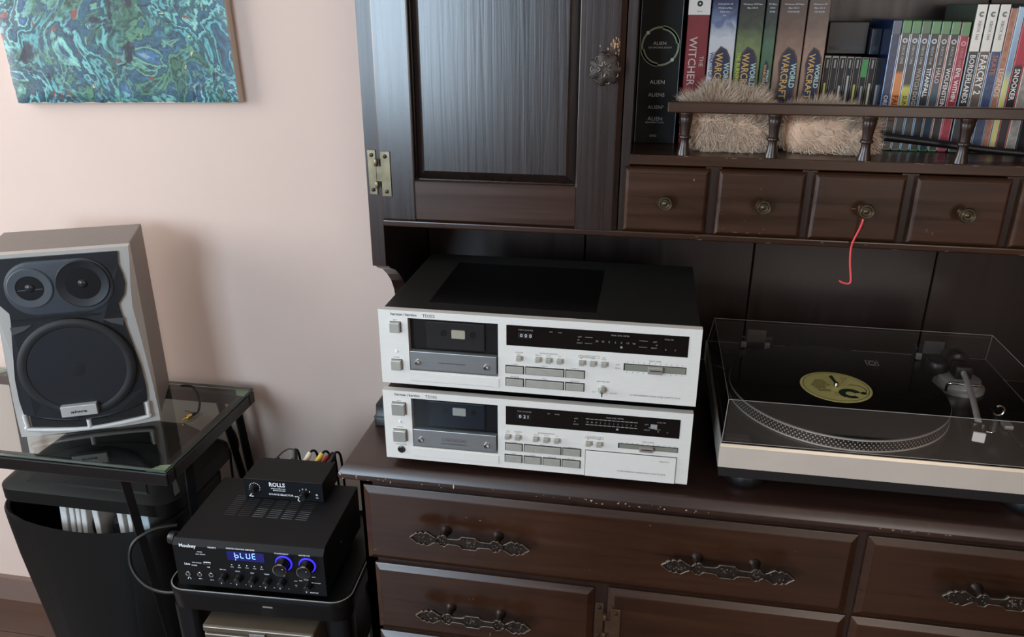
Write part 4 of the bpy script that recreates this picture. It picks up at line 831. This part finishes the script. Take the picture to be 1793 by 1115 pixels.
for i, on in enumerate(('cdefg', 'def', 'bcdef', 'adefg')): seg7(x0+.0170+i*.0102, z0+.0062, on)
sg.disc(x0+.0148, z0+.0030, .0008, -.0011, 8); sg.disc(x0+.0148, z0+.0012, .0006, -.0011, 8)
sg.build('segment_digits', M_SEG, dsp, local=True)
def knob(n, x, z, r, dep, mat, parent, y=0): return MB().lathe([(r*1.05, y), (r*1.05, y-dep*.15), (r, y-dep*.2), (r*.94, y-dep*.95), (r*.86, y-dep), (r*.5, y-dep*.98)], (x, 0, z), 'y', 28).build(n, mat, parent, local=True, smooth=35)
for q in ((83.5, 18.8), (109.8, 19.8), (134.6, 19.8), (159.2, 20.6), (184.3, 22.2), (229, 21)):
    a, c = ac(*q); kb = knob('small_knob', a, c, .0062, .013, M_BLACK, am)
    MB().rbox(a-.0006, a+.0006, -.0134, -.0128, c-.0058, c-.0025, r=.0002, seg=1).build('pointer', M_WHITE, kb, local=True)
M_RING = pm('blue_ring_glow', (40, 40, 200), .4, emit=(52, 40, 255), estr=1.5)
for q in ((190.2, 60.5), (230.0, 61.5)):
    a, c = ac(*q)
    rg = MB().lathe([(.0112, 0), (.0146, 0), (.0146, -.0012), (.0141, -.0016), (.0112, -.0016)], (a, 0, c), 'y', 40, cap=False).build('light_ring', M_RING, am, local=True)
    kb = knob('volume_knob', a, c, .0118, .0190, pm('black_knob_gloss', (20, 20, 21), .22, .3), am, -.0010)
    MB().lathe([(.0106, -.0196), (.0118, -.0192), (.0118, -.0178), (.0106, -.0178)], (a, 0, c), 'y', 40, cap=False).build('chrome_rim', M_CHROME, kb, local=True, smooth=40)
    MB().disc(a+.0055, c+.0035, .0009, -.0203, 8).build('pointer_dot', M_WHITE, kb, local=True)
for q, rr in (((19.5, 15.3), .0048), ((40.2, 16.8), .0046), ((60.4, 18.3), .0046), ((206.8, 16.4), .0026)):
    a, c = ac(*q); jk = MB().lathe([(rr, 0), (rr, -.0016), (rr*.82, -.0020), (rr*.62, -.0018), (rr*.6, -.0004)], (a, 0, c), 'y', 24).build('jack', M_CHROME, am, local=True, smooth=40)
    MB().lathe([(rr*.6, -.0003), (rr*.58, -.0006)], (a, 0, c), 'y', 16).build('jack_hole', M_BLACK, jk, local=True)
a, c = ac(50, 39); us = MB().rbox(a, a+.0135, -.0012, .001, c, c+.0052, r=.0005).build('usb_port', M_CHROME, am, local=True)
MB().box(a+.0012, a+.0123, -.0014, -.0010, c+.0010, c+.0030).build('usb_slot', M_BLACK, us, local=True)
MB().lathe([(.0028, 0), (.0028, .0010), (.0012, .0016)], (AW-.0010, .085, .060), 'x', 12).build('side_screw', M_CHROME, am, local=True)

ss = thing('source_selector', 'small black source selector box with two knobs on top of the amplifier', 'selector box', (-.3245, -.0830, -.1858), AR)
BW, BD, BH = .1480, .070, .0400
MB().rbox(0, BW, 0, BD, 0, BH, r=.0008).build('case', M_SATIN, ss, local=True)
sf = MB().rbox(.0004, BW-.0004, -.0012, .0006, .0004, BH-.0004, r=.0003, seg=1).build('front_plate', pm('blue_black_plate', (10, 13, 18), .35), ss, local=True)
pr = MB().text('ROLLS', .0480, -.0014, .0265, .0080, 'l', sx=.92, bold=.03).text('www.rolls.com', .0505, -.0014, .0213, .0026, 'l', sx=1.2, bold=.02).text('MADE IN USA', .0545, -.0014, .0172, .0024, 'l', sx=1.1, bold=.02).text('SOURCE SELECTOR', .0455, -.0014, .0082, .0035, 'l', sx=1.05, bold=.02).text('INPUT', .0940, -.0014, .0072, .0028, 'l', bold=.02)
for t, x, z in (('1', .1045, .0205), ('2', .1100, .0238), ('3', .1165, .0236), ('4', .1225, .0195)): pr.text(t, x, -.0014, z, .0030, 'c', bold=.03)
pr.text('12V', .1335, -.0014, .0075, .0024, 'l', bold=.02); pr.arc(.1355, .0150, .0012, .0020, 0, 360, -.0014, 12)
for i in range(11):
    a = math.radians(-40+i*22); pr.disc(.0200+.0098*math.cos(a), .0215+.0098*math.sin(a), .0009, -.0014, 7)
pr.build('panel_print', M_WHITE, ss, local=True)
for x, z, pts in ((.0185, .0200, ((.0010, -.0030), (-.0035, -.0078), (.0040, -.0084))), (.1125, .0145, ((-.0050, .0020), (-.0072, -.0050), (-.0040, -.0066)))):
    kb = knob('dial', x, z, .0068, .0120, M_BLACK, ss, -.0012)
    MB().tube([(x+a, -.0138, z+c) for a, c in pts], .0009, 6, 0).build('pointer', M_WHITE, kb, local=True)
# plugs and cords behind the selector box
def lp_(x, y, z):                                # from selector frame to world
    v = ROOT[ss].inverted() @ Vector((x, y, z)); return (v.x, v.y, v.z)
for x, colr, nm, lean, lb in ((.0660, (22, 22, 23), 'black', -.004, 'black audio plug with a pale ring behind the selector box'), (.0830, (216, 206, 186), 'white', .004, 'white audio plug behind the selector box'), (.1050, (222, 184, 72), 'yellow', .005, 'yellow audio plug behind the selector box'), (.1175, (150, 44, 40), 'red', .004, 'red audio plug half hidden by the yellow one'), (.1320, (20, 20, 21), 'blackb', .003, 'rightmost black audio plug behind the selector box')):
    z0 = .026; t = thing('audio_plug', lb, 'plug', lp_(x, BD, z0), AR, 'plugs behind the selector box')
    m = pm('plug_'+nm, colr, .4)
    MB().tube([(0, .0002, 0), (lean*.5, .012, .004), (lean*1.6, .026, .014 if nm != 'red' else .008)], .0054, 12, 4, rr=lambda u: .0066-.0022*u).build('plug_body', m, t, local=True, smooth=60)
    MB().lathe([(.0062, .002), (.0066, .003), (.0066, .008), (.0062, .009)], (0, 0, 0), 'y', 16).build('plug_collar', M_CHROME if nm == 'black' else m, t, local=True)
    MB().tube([(lean*1.6, .025, .0135 if nm != 'red' else .0078), (lean*2.2, .033, .0150 if nm != 'red' else .009), (lean*2.5+.002, .043, .004), (lean*2.5+.002, .050, -.030), (lean*2.5+.002, .055, -.12)], .0024, 8, 6).build('cord', M_BLACK, t, local=True, smooth=60)
cd_ = thing('thin_cord', 'thin black looped cord standing up behind the left of the selector box', 'cord', lp_(.040, BD+.02, -.01))
MB().tube([lp_(.022, BD+.004, .020), lp_(.030, BD+.020, .034), lp_(.044, BD+.030, .042), lp_(.058, BD+.030, .040), lp_(.060, BD+.026, .030), lp_(.052, BD+.022, .022), lp_(.046, BD+.03, -.03)], .0016, 8, 8).build('cord', pm('brown_black_cord', (48, 38, 32), .5), cd_, smooth=60)
MB().tube([lp_(.020, BD+.001, .018), lp_(.030, BD+.016, .032)], .0048, 10, 0, rr=lambda u: .0054-.0016*u).build('cord_plug', M_BLACK, cd_)
pc = thing('loose_cable', 'black cord looping in front of the bin to the amplifier side', 'cord', (-.44, -.14, -.30))
MB().tube([(-.470, -.090, -.262), (-.505, -.110, -.262), (-.535, -.135, -.280), (-.535, -.150, -.320), (-.500, -.160, -.352), (-.440, -.165, -.350), (-.400, -.130, -.330)], .0035, 8, 8).build('cord', M_BLACK, pc, smooth=60)
MB().lathe([(.0110, -.006), (.0120, -.004), (.0120, .006), (.0090, .009), (.0030, .010)], (-.4560, -.125, -.262), 'x', 20).build('round_plug', M_BLACK, pc, smooth=40)
wc = thing('wall_cord', 'short brown cord hanging between the table legs against the wall', 'cord', (-.54, .262, -.30))
MB().tube([(-.560, .262, -.255), (-.545, .262, -.268), (-.538, .262, -.300), (-.545, .262, -.325), (-.552, .262, -.315), (-.553, .262, -.292), (-.562, .262, -.34), (-.565, .262, -.44), (-.57, .262, -.60)], .0030, 8, 8).build('cord', pm('brown_black_cord', (48, 38, 32), .5), wc, smooth=60)
ad = thing('power_adapter', 'black plastic power adapter beside the lower cassette deck on the dresser', 'adapter', (-.040, -.080, 0))
MB().rz(-.0600, -.0150, -.1080, -.050, [(.002, 0), (0, .002), (0, .016), (.003, .020), (.004, .038), (.008, .042)], rad=.006, seg=4).build('adapter_body', M_BLACK, ad, smooth=40)
MB().rbox(-.0590, -.016, -.1085, -.1078, .016, .0185, r=.0002, seg=1).build('seam', pm('grey_seam', (70, 74, 80), .4), ad)

# ------------------------------------------------------------------ shelf: boxes, discs, games
SZ = .4386; SY = .112
def spine_box(name, cat, label, x0, x1, h, mat, y=SY, depth=.135, group=None, lean=0):
    t = thing(name, label, cat, ((x0+x1)/2, y+depth/2, SZ), 0, group)
    RB(x0, x1, y, y+depth, SZ, SZ+h, r=.0008, seg=1).build('box_body', mat, t); return t
M_GOLDI = pm('gold_ink', (206, 164, 84), .45)
ab = spine_box('box_set', 'box', 'wide black box set with a glowing ring and white title lines on the shelf', .3335, .3965, .262, pm('black_card', (7, 9, 8), .55, spec=.25), y=.106)
pr = MB(); cx = .3650; y = .1056
pr.arc(cx, .5860, .0262, .0290, 0, 360, y, 48)
for a0 in (10, 190): pr.arc(cx, .5860, .0240, .0302, a0, a0+75, y, 20)
pr.build('ring_emblem', pm('pale_green_ink', (122, 140, 110), .5), ab)
rm = MB()
for a in (135, -45): rm.arc(cx+.0276*math.cos(math.radians(a)), .5860+.0276*math.sin(math.radians(a)), 0, .0028, 0, 360, y-.0001, 10)
rm.build('ring_emblem', pm('ring_knot_ink', (176, 186, 170), .5), ab)
tx = MB()
for t, z, h in (('ALIEN', .5880, .0050), ('ALIEN', .5305, .0058), ('ALIENS', .5115, .0054), ('ALIEN\u00b3', .4925, .0054), ('ALIEN', .4745, .0058)): tx.text(t, cx-.001, y-.0001, z, h, 'c', sx=1.05)
tx.text('QUADRILOGY', cx, y-.0001, .5830, .0026, 'c', sx=1.5).text('RESURRECTION', cx-.001, y-.0001, .4705, .0022, 'c', sx=1.3).text('DVD', cx-.002, y-.0001, .4490, .0036, 'c')
tx.build('title_lettering', pm('silver_ink', (176, 182, 178), .5), ab)
el = MB().box(.3338, .3346, .1052, .1062, SZ+.001, SZ+.26).box(.3954, .3962, .1052, .1062, SZ+.001, SZ+.26)
el.build('edge_print', pm('blue_grey_edge', (120, 132, 140), .3), ab)
wb = spine_box('game_box', 'box', 'red game box with tall silver lettering and a white top band', .4035, .4360, .236, pm('red_card', (120, 24, 34), .4, var=.2, vscale=50))
MB().box(.4036, .4359, SY-.0004, SY+.0004, .6312, SZ+.2355).build('white_band', pm('white_card', (222, 216, 208), .5), wb)
MB().arc(.4200, .6470, .0012, .0042, 0, 360, SY-.0006, 20).text('Games', .4200, SY-.0006, .6355, .0020, 'c').build('band_print', M_INKD, wb)
MB().text('WITCHER', .4090, SY-.0006, .6000, .0115, 'l', 'spine', sx=.98, bold=.006).text('THE', .4255, SY-.0006, .5720, .0060, 'l', 'spine').build('title_lettering', pm('silver_red_ink', (196, 176, 170), .4, .3), wb)
def fantasy(x0, x1, h, label, stops, toplines, big=True, sub=None):
    t = spine_box('game_box', 'box', label, x0, x1, h, gradient('spine_'+str(x0), stops, 0, .215, .35), group='large boxed games on the shelf')
    c = (x0+x1)/2; wz = x1-x0; y = SY-.0005
    zt, zb = (.5830, .4985) if big else (.5640, .5210)
    wd = min(wz*.40, .0145) if big else wz*.33
    c2 = c+(.0015 if big else 0)
    plate = [(c2-wd*.7, zb+.004), (c2-wd*.2, zb-.002), (c2+wd*.5, zb+.002), (c2+wd*.85, zb+.010), (c2+wd, (zb+zt)/2), (c2+wd*.85, zt-.012), (c2+wd*.45, zt-.001), (c2-wd*.2, zt+.004), (c2-wd*.75, zt-.006), (c2-wd, zt-.020), (c2-wd*.85, (zb+zt)/2), (c2-wd, zb+.018)]
    MB().prism(plate, 'xz', y-.0002, y).build('emblem_plate', pm('bronze_ink', (84, 62, 46), .45), t)
    MB().prism([(c2+(a-c2)*.84, (zb+zt)/2+(b_-(zb+zt)/2)*.95) for a, b_ in plate], 'xz', y-.0004, y-.0002).build('emblem_field', pm('navy_ink', (26, 34, 66), .45), t)
    s = (zt-zb)/.085
    MB().text('WARCRAFT', c2-wd*.62, y-.0006, zt-.006*s, wd*.72, 'l', 'spine', sx=(.066*s)/(glyphs('WARCRAFT', .015)[2]*wd*.72/.7), bold=.015).build('title_lettering', M_GOLDI, t)
    MB().text('WORLD', c2+wd*.30, y-.0006, zt-.020*s, wd*.52, 'l', 'spine', sx=(.036*s)/(glyphs('WORLD', .03)[2]*wd*.52/.7), bold=.03).build('title_lettering', pm('pale_teal_ink', (168, 196, 190), .45), t)
    if sub: MB().text(sub[0], x0+.0022, y-.0006, .578, .0062, 'l', 'spine', sx=.8, bold=.02).build('side_lettering', pm('ink_'+sub[0], sub[1], .5), t)
    tp = MB()
    for i, q in enumerate(toplines): tp.text(q, c, y-.0002, .6450-i*.0052, .0024, 'c', sx=1.05, bold=.01)
    tp.build('top_print', pm('pale_ink', (200, 204, 206), .5), t)
G_ = SZ
fantasy(.4385, .4765, .236, 'white and blue boxed game with a gold emblem beside the red box', [(.0, (176, 178, 182)), (.45, (206, 204, 204)), (.74, (200, 202, 206)), (.86, (104, 118, 150)), (.97, (30, 44, 80))], ('DVD-ROM XP', 'Windows/Mac', 'Expansion', 'Set'), True, ('WRATH OF THE', (40, 50, 110)))
fantasy(.4785, .5155, .234, 'olive green boxed game with a gold emblem next to the white one', [(.0, (52, 70, 46)), (.5, (92, 112, 66)), (.68, (116, 132, 84)), (.82, (56, 66, 52)), (.95, (32, 36, 36))], ('Windows XP/Vista', 'Mac OS X'), True, ('THE BURNING', (176, 186, 70)))
fantasy(.5172, .5345, .233, 'thin dark green boxed game with a small emblem', [(.0, (40, 66, 46)), (.5, (58, 92, 66)), (.70, (72, 104, 80)), (.85, (38, 54, 50)), (.95, (28, 38, 40))], ('PC/Mac', 'DVD', 'ROM'), False)
fantasy(.5365, .5755, .234, 'brown boxed game with the largest gold emblem, left of its narrower brown twin', [(.0, (86, 64, 54)), (.4, (124, 98, 84)), (.6, (150, 122, 104)), (.8, (104, 80, 68)), (.95, (78, 60, 54))], ('Windows XP/Vista', 'Mac OS X', 'DVD-ROM'))
fantasy(.5775, .6080, .234, 'narrower brown boxed game beside the row of disc cases', [(.0, (96, 74, 64)), (.45, (140, 112, 96)), (.65, (154, 126, 110)), (.8, (110, 88, 76)), (.95, (84, 68, 62))], ('Windows XP', 'Mac OS X', 'CD-ROM'))
# slim disc cases
cols = [((196, 190, 96), 1), ((40, 40, 42), 0), ((190, 186, 176), 1), ((170, 172, 170), 2), ((188, 184, 100), 1), ((150, 152, 150), 1), ((196, 190, 160), 1), ((170, 168, 166), 1)]
where = ['nearest the brown boxed game', 'second from the brown boxed game', 'third from the brown boxed game', 'with a long pale strip, fourth in the row', 'with a yellow strip, fifth in the row', 'with a bright green spine label', 'with a cream strip right of the green label', 'last of the row beside the blue case']
for k in range(8):
    x0 = .6125+k*.01085; x1 = x0+.0104
    t = thing('disc_case', 'dark plastic disc case ' + where[k], 'disc case', ((x0+x1)/2, .19, SZ), 0, 'disc cases on the shelf')
    RB(x0, x1, .130, .235, SZ, .5740-.0004*k, r=.0006, seg=1).build('case_shell', pm('clear_grey_case', (48, 47, 48), .2, coat=.4), t)
    RB(x0+.0014, x1-.0014, .1296, .1302, SZ+.004, .5705, r=.0001, seg=1).build('spine_card', pm('dark_spine_card', (30, 29, 30), .5), t)
    y = .1292
    if k == 5: RB(x0+.0012, x1-.0012, y-.0003, y, .5430, .5690, r=.0001, seg=1).build('green_label', pm('green_spine', (70, 150, 84), .5), t)
    elif k != 7: MB().quad(x0+.0040, x1-.0040, .5560, .5680, y-.0003).build('title_print', pm('grey_title', (150, 150, 146), .5), t)
    c, m_ = cols[k]
    if m_: MB().quad(x0+.0036, x1-.0040, .4700, .5450 if m_ == 2 else .5340-.002*(k % 3), y-.0003).build('strip_print', pm('strip_%d' % k, c, .5), t)
for x0, x1, z0, z1, y0, y1, lb in ((.6200, .6780, .5745, .6210, .165, .245, 'dark box lying on top of the disc cases'), (.6800, .6945, .5745, .6120, .150, .245, 'small dark blue box on top of the disc cases by the games')):
    t = thing('dark_box', lb, 'box', ((x0+x1)/2, (y0+y1)/2, z0))
    RB(x0, x1, y0, y1, z0, z1, r=.001).build('box_body', pm('dark_blue_box' if x0 > .65 else 'charcoal_box', (24, 32, 46) if x0 > .65 else (30, 30, 32), .4), t)
    MB().quad(x0+.004, x1-.004, z0+.006, z0+.012, y0-.0003).build('box_print', pm('dim_ink', (60, 62, 66), .5), t)
# game cases
def game(k, x0, x1, h, label, shell, band, bandh, art, title, tcol, th=.0050, tz=None, y=.100, topcol=None, sh2=(210, 206, 204)):
    t = thing('game_case', label, 'game case', ((x0+x1)/2, y+.065, SZ), 0, 'game cases on the shelf')
    zt = SZ+h
    RB(x0, x1, y, y+.132, SZ, zt, r=.0016, seg=2).build('case_shell', pm('shell_%s' % (shell,), shell, .25, coat=.2), t)
    RB(x0+.0014, x1-.0014, y-.0006, y+.0004, SZ+.003, zt-.002, r=.0003, seg=1).build('spine_card', art if not isinstance(art, tuple) else pm('spine_%s' % (art,), art, .35, coat=.1, var=.3, vscale=140), t)
    if bandh: RB(x0+.0010, x1-.0010, y-.0008, y+.0004, zt-bandh, zt-.001, r=.0003, seg=1).build('top_band', pm('band_%s' % (band,), band, .35, coat=.3), t)
    cx = (x0+x1)/2
    if title:
        g = glyphs(title, .02); L_ = g[2]*th/.7
        MB().text(title, cx-th*.5, y-.0010, tz if tz else .5560, th, 'l', 'spine', bold=.02).build('title_lettering', pm('ink_%s' % (tcol,), tcol, .5), t)
    if topcol:
        m = MB()
        if bandh < .03: m.arc(cx, zt-bandh-.010, .0016, .0036, 0, 360, y-.0010, 16); m.text('XBOX ONE', cx-.0018, y-.0010, zt-bandh-.016, .0036, 'l', 'spine')
        else: m.arc(cx+.0005, zt-.014, .0014, .0036, 40, 320, y-.0012, 16); m.text('XBOX 360', cx-.0020, y-.0012, zt-.022, .0040, 'l', 'spine', bold=.01)
        m.build('top_print', pm('ink_%s' % (topcol,), topcol, .5), t)
    e = MB().box(x0+.0003, x0+.0013, y-.0003, y+.001, SZ+.003, zt-bandh-.001).box(x1-.0013, x1-.0003, y-.0003, y+.001, SZ+.003, zt-bandh-.001)
    e.build('shell_edge', pm('edge_%s' % (sh2,), sh2, .2, coat=.6), t)  # bright strips paint in the highlights along the case edges
    return t
GR = (50, 116, 58); w_ = .01325; X = .6950
specs = [((22, 36, 70), (30, 48, 84), .020, (26, 44, 78), 'ORIGINS', (200, 200, 205), 'blue game case, first of the row of game cases', None, (110, 160, 210)),
         ((64, 110, 70), GR, .018, gradient('orange_spine', [(0, (38, 36, 36)), (.30, (40, 38, 38)), (.33, (200, 116, 50)), (.60, (210, 126, 62)), (.63, (52, 52, 54)), (1, (60, 60, 62))], 0, .185, .3, .02), 'FARCRY', (110, 40, 16), 'green-topped game case with an orange lower spine', (200, 200, 200), (226, 210, 205)),
         ((64, 110, 70), GR, .018, gradient('yellow_spine', [(0, (38, 38, 38)), (.30, (40, 40, 40)), (.33, (196, 186, 72)), (.50, (190, 180, 76)), (.53, (50, 50, 52)), (1, (56, 56, 58))], 0, .185, .3, .02), 'SUNSET', (70, 60, 20), 'green-topped game case with a yellow lower spine', (200, 200, 200), (150, 190, 220)),
         ((64, 110, 70), (34, 84, 40), .018, (52, 50, 50), 'WATCH DOGS', (168, 160, 150), 'game case with the darkest green top and a grey spine', (200, 200, 200), (170, 196, 222)),
         ((64, 110, 70), GR, .018, (24, 22, 24), 'TITANFALL', (236, 236, 234), 'green-topped game case with a white title on black spine', (200, 200, 200), (150, 190, 220)),
         ((64, 110, 70), GR, .018, gradient('teal_spine', [(0, (40, 60, 78)), (.5, (50, 78, 92)), (.58, (110, 46, 46)), (.66, (46, 46, 48)), (1, (52, 52, 54))], 0, .185, .3, .05), 'HALO', (190, 200, 205), 'green-topped game case with a blue lower spine', (190, 190, 190), (216, 160, 130)),
         ((64, 110, 70), GR, .018, (36, 33, 36), 'WOLFENSTEIN', (226, 220, 214), 'green-topped game case with a white title left of the red one', (190, 190, 190), (220, 196, 206)),
         ((130, 40, 60), GR, .020, (150, 34, 56), 'EVIL WITHIN', (232, 226, 222), 'green-topped game case with a crimson spine', (210, 150, 160), (226, 120, 130))]
for k, (sh, bd_, bh, art, ti, tcc, lb, tp, e2) in enumerate(specs):
    game(k, X+k*w_, X+(k+1)*w_-.0004, .1870-.0003*k, lb, sh, bd_, bh, art, ti, tcc, .0058 if k != 1 else .0078, .560 if k not in (0, 1, 2) else .520, topcol=tp, sh2=e2)
WHT = (226, 220, 208); X2 = X+8*w_+.0006; w2 = .0150
for k, (art, ti, tcc, lb, e2) in enumerate((((30, 30, 38), 'BORDERLANDS', (226, 222, 214), 'white-topped game case nearest the green-topped ones', (150, 190, 220)), ((90, 78, 70), 'FARCRY 2', (236, 232, 228), 'white-topped game case with a big white title, middle of three', (214, 190, 170)), ((52, 70, 104), 'SKATE', (190, 120, 90), 'white-topped game case with a blue spine, right of three', (150, 190, 230)))):
    game(k, X2+k*w2, X2+(k+1)*w2-.0005, .2085, lb, (48, 58, 38), WHT, .0640, art, ti, tcc, .0068 if k != 1 else .0088, .5785, y=.096, topcol=(120, 124, 118), sh2=e2)
X3 = X2+3*w2+.0003
for k, (wd, h, art, ti, tcc, lb, e2) in enumerate(((.0098, .204, (176, 120, 96), 'LEGENDS', (226, 206, 180), 'slim salmon-coloured case right of the white-topped ones', (220, 180, 170)), (.0092, .206, gradient('yellow_blue', [(0, (214, 206, 110)), (.5, (210, 206, 120)), (.6, (120, 150, 180)), (1, (170, 196, 214))], 0, .2, .3, .05), '', (0, 0, 0), 'slim case with a yellow lower spine', (190, 210, 226)),
        (.0140, .209, gradient('red_black', [(0, (28, 28, 30)), (.62, (30, 30, 32)), (.64, (170, 40, 60)), (1, (180, 48, 70))], 0, .2, .3, .01), 'SNOOKER', (236, 232, 228), 'black case with a red top and white title near the right edge', (214, 90, 90)), (.0140, .207, (150, 142, 134), '', (0, 0, 0), 'pale grey case right of the red and black one', (210, 206, 200)), (.0140, .208, (26, 26, 28), 'HISTORY', (210, 206, 200), 'plain black case near the right end of the shelf', (90, 90, 92)), (.0140, .208, (56, 40, 70), '', (0, 0, 0), 'purple case at the right end of the shelf', (150, 140, 170)))):
    game(k, X3, X3+wd-.0004, h, lb, (60, 60, 64), (0, 0, 0), 0, art, ti, tcc, .0066, .560, y=.098, sh2=e2); X3 += wd
rd = thing('black_rod', 'black flat rod leaning across the bottoms of the game cases', 'rod', (.80, .055, SZ))
MB().tube([(.690, .0640, .4655), (.76, .0600, .4590), (.85, .0550, .4500), (.98, .0480, .4435)], .0060, 8, 8, rr=lambda u: .0064-.0020*u).build('rod', M_BLACK, rd, smooth=60)

# ------------------------------------------------------------------ fur bundles behind the gallery rail
M_HIDE = pm('tan_hide', (222, 186, 158), .8, var=.15, vscale=30)
M_FUR = bpy.data.materials.new('beige_fur'); M_FUR.use_nodes = True; nt = M_FUR.node_tree; b = nt.nodes['Principled BSDF']
gi = nt.nodes.new('ShaderNodeNewGeometry'); rr_ = nt.nodes.new('ShaderNodeValToRGB'); rr_.color_ramp.elements.new(.5)
for e, (q, c) in zip(rr_.color_ramp.elements, ((0, (168, 142, 118)), (.5, (216, 192, 168)), (1, (240, 226, 208)))): e.position = q; e.color = lin(c)
nt.links.new(gi.outputs['Random Per Island'], rr_.inputs['Fac']); nt.links.new(rr_.outputs['Color'], b.inputs['Base Color']); b.inputs['Roughness'].default_value = .6
def fur(label, blobs, n, length, rnd, flow, bare=lambda x: 0):
    cx = sum(q[0] for q in blobs)/len(blobs)
    t = thing('fur_bundle', label, 'fur', (cx, .06, SZ), 0, 'fur bundles behind the gallery rail')
    rng = random.Random(rnd); hd = MB()
    for x, y, z, a, b_, c in blobs:
        rings = []
        for i in range(1, 12):
            ph = math.pi*i/12
            rings.append([(x+a*math.sin(ph)*math.cos(2*math.pi*k/20), y+b_*math.sin(ph)*math.sin(2*math.pi*k/20), max(z-c*math.cos(ph), SZ+.0005)) for k in range(20)])
        hd.loft(rings)
    hd.build('hide', M_HIDE, t, smooth=80)
    m = MB(); tot = sum(q[3]*q[5] for q in blobs)
    for x, y, z, a, b_, c in blobs:
        for i in range(int(n*a*c/tot)):
            u = rng.uniform(-1, 1); ph = rng.uniform(0, 2*math.pi); s = math.sqrt(1-u*u)
            nn = Vector((s*math.cos(ph), s*math.sin(ph), u))
            if nn.y > .5: continue
            p = Vector((x+a*nn.x, y+b_*nn.y, z+c*nn.z))
            if p.z < SZ+.002: continue
            if nn.y < -.35 and nn.z < .5 and rng.random() < bare(p.x): continue
            ln = length*rng.uniform(.4, 1.2)*(1+.35*math.sin(p.x*210+p.z*90)*math.sin(p.x*77))
            no = Vector((nn.x/a, nn.y/b_, nn.z/c)).normalized()
            fl = flow(nn) + Vector((rng.gauss(0, .35), rng.gauss(0, .25), rng.gauss(0, .35)))
            if nn.z > .45: d1 = (no*.9+fl*.5).normalized(); d2 = (no*.6+fl*.8).normalized(); ln *= 1.5
            else: d1 = (no*.30+fl).normalized(); d2 = (no*.12+fl*1.1).normalized()
            p1 = p+d1*ln*.5; p2 = p1+d2*ln*.5
            if p2.z < SZ+.001: p2.z = SZ+.001
            p2.y = max(p2.y, .019); p1.y = max(p1.y, .0195); p2.y = min(p2.y, .1105); p1.y = min(p1.y, .110)
            sd = d1.cross(Vector((.3, -1, .2))).normalized()*(.00042*rng.uniform(.7, 1.3))
            o = len(m.v); m.v += [tuple(p-sd), tuple(p+sd), tuple(p1+sd*.8), tuple(p1-sd*.8), tuple(p2)]; m.f += [(o, o+1, o+2, o+3), (o+3, o+2, o+4)]
    m.build('fur_strands', M_FUR, t, recalc=False)
fur('fluffy beige fur bundle behind the left end of the gallery rail', [(.448, .064, .478, .034, .034, .042), (.486, .066, .474, .040, .034, .042), (.514, .066, .466, .026, .030, .032)], 24000, .0165, 3, lambda n: Vector((.3*n.x, -.1, .45 if n.z > .2 else -.6)), lambda x: .15 if x < .49 else .55)
fur('flatter tan fur hide behind the gallery rail right of the fluffy one', [(.586, .068, .468, .034, .030, .034), (.618, .066, .470, .040, .032, .035), (.658, .066, .462, .030, .030, .027)], 15000, .0140, 5, lambda n: Vector((.55, -.05, .35 if n.z > .35 else -.5)), lambda x: .80 if x < .63 else .35)

# ------------------------------------------------------------------ red string on the third small drawer
rs = thing('red_string', 'red string tied round the knob of the third small drawer', 'string', (.664, -.02, .374))
M_RED = pm('red_cord', (236, 84, 88), .6, bump=.2, bscale=1200)
lpn = [(.6668+.0062*math.cos(a), -.0215, .3738+.0062*math.sin(a)) for a in [math.radians(-80+q*36) for q in range(11)]]
MB().tube(lpn, .0014, 8, 3).build('knot_loop', M_RED, rs, smooth=60)
MB().tube([(.6660, -.0240, .3680), (.6664, -.0250, .3600), (.6652, -.0200, .3460), (.6615, -.0140, .3280), (.6608, -.0080, .3120), (.6630, -.0075, .2900), (.6680, -.0075, .2640), (.6665, -.0075, .2580), (.6620, -.0075, .2575), (.6560, -.0075, .2590), (.6520, -.0075, .2615)], .0015, 8, 8).build('hanging_end', M_RED, rs, smooth=60)
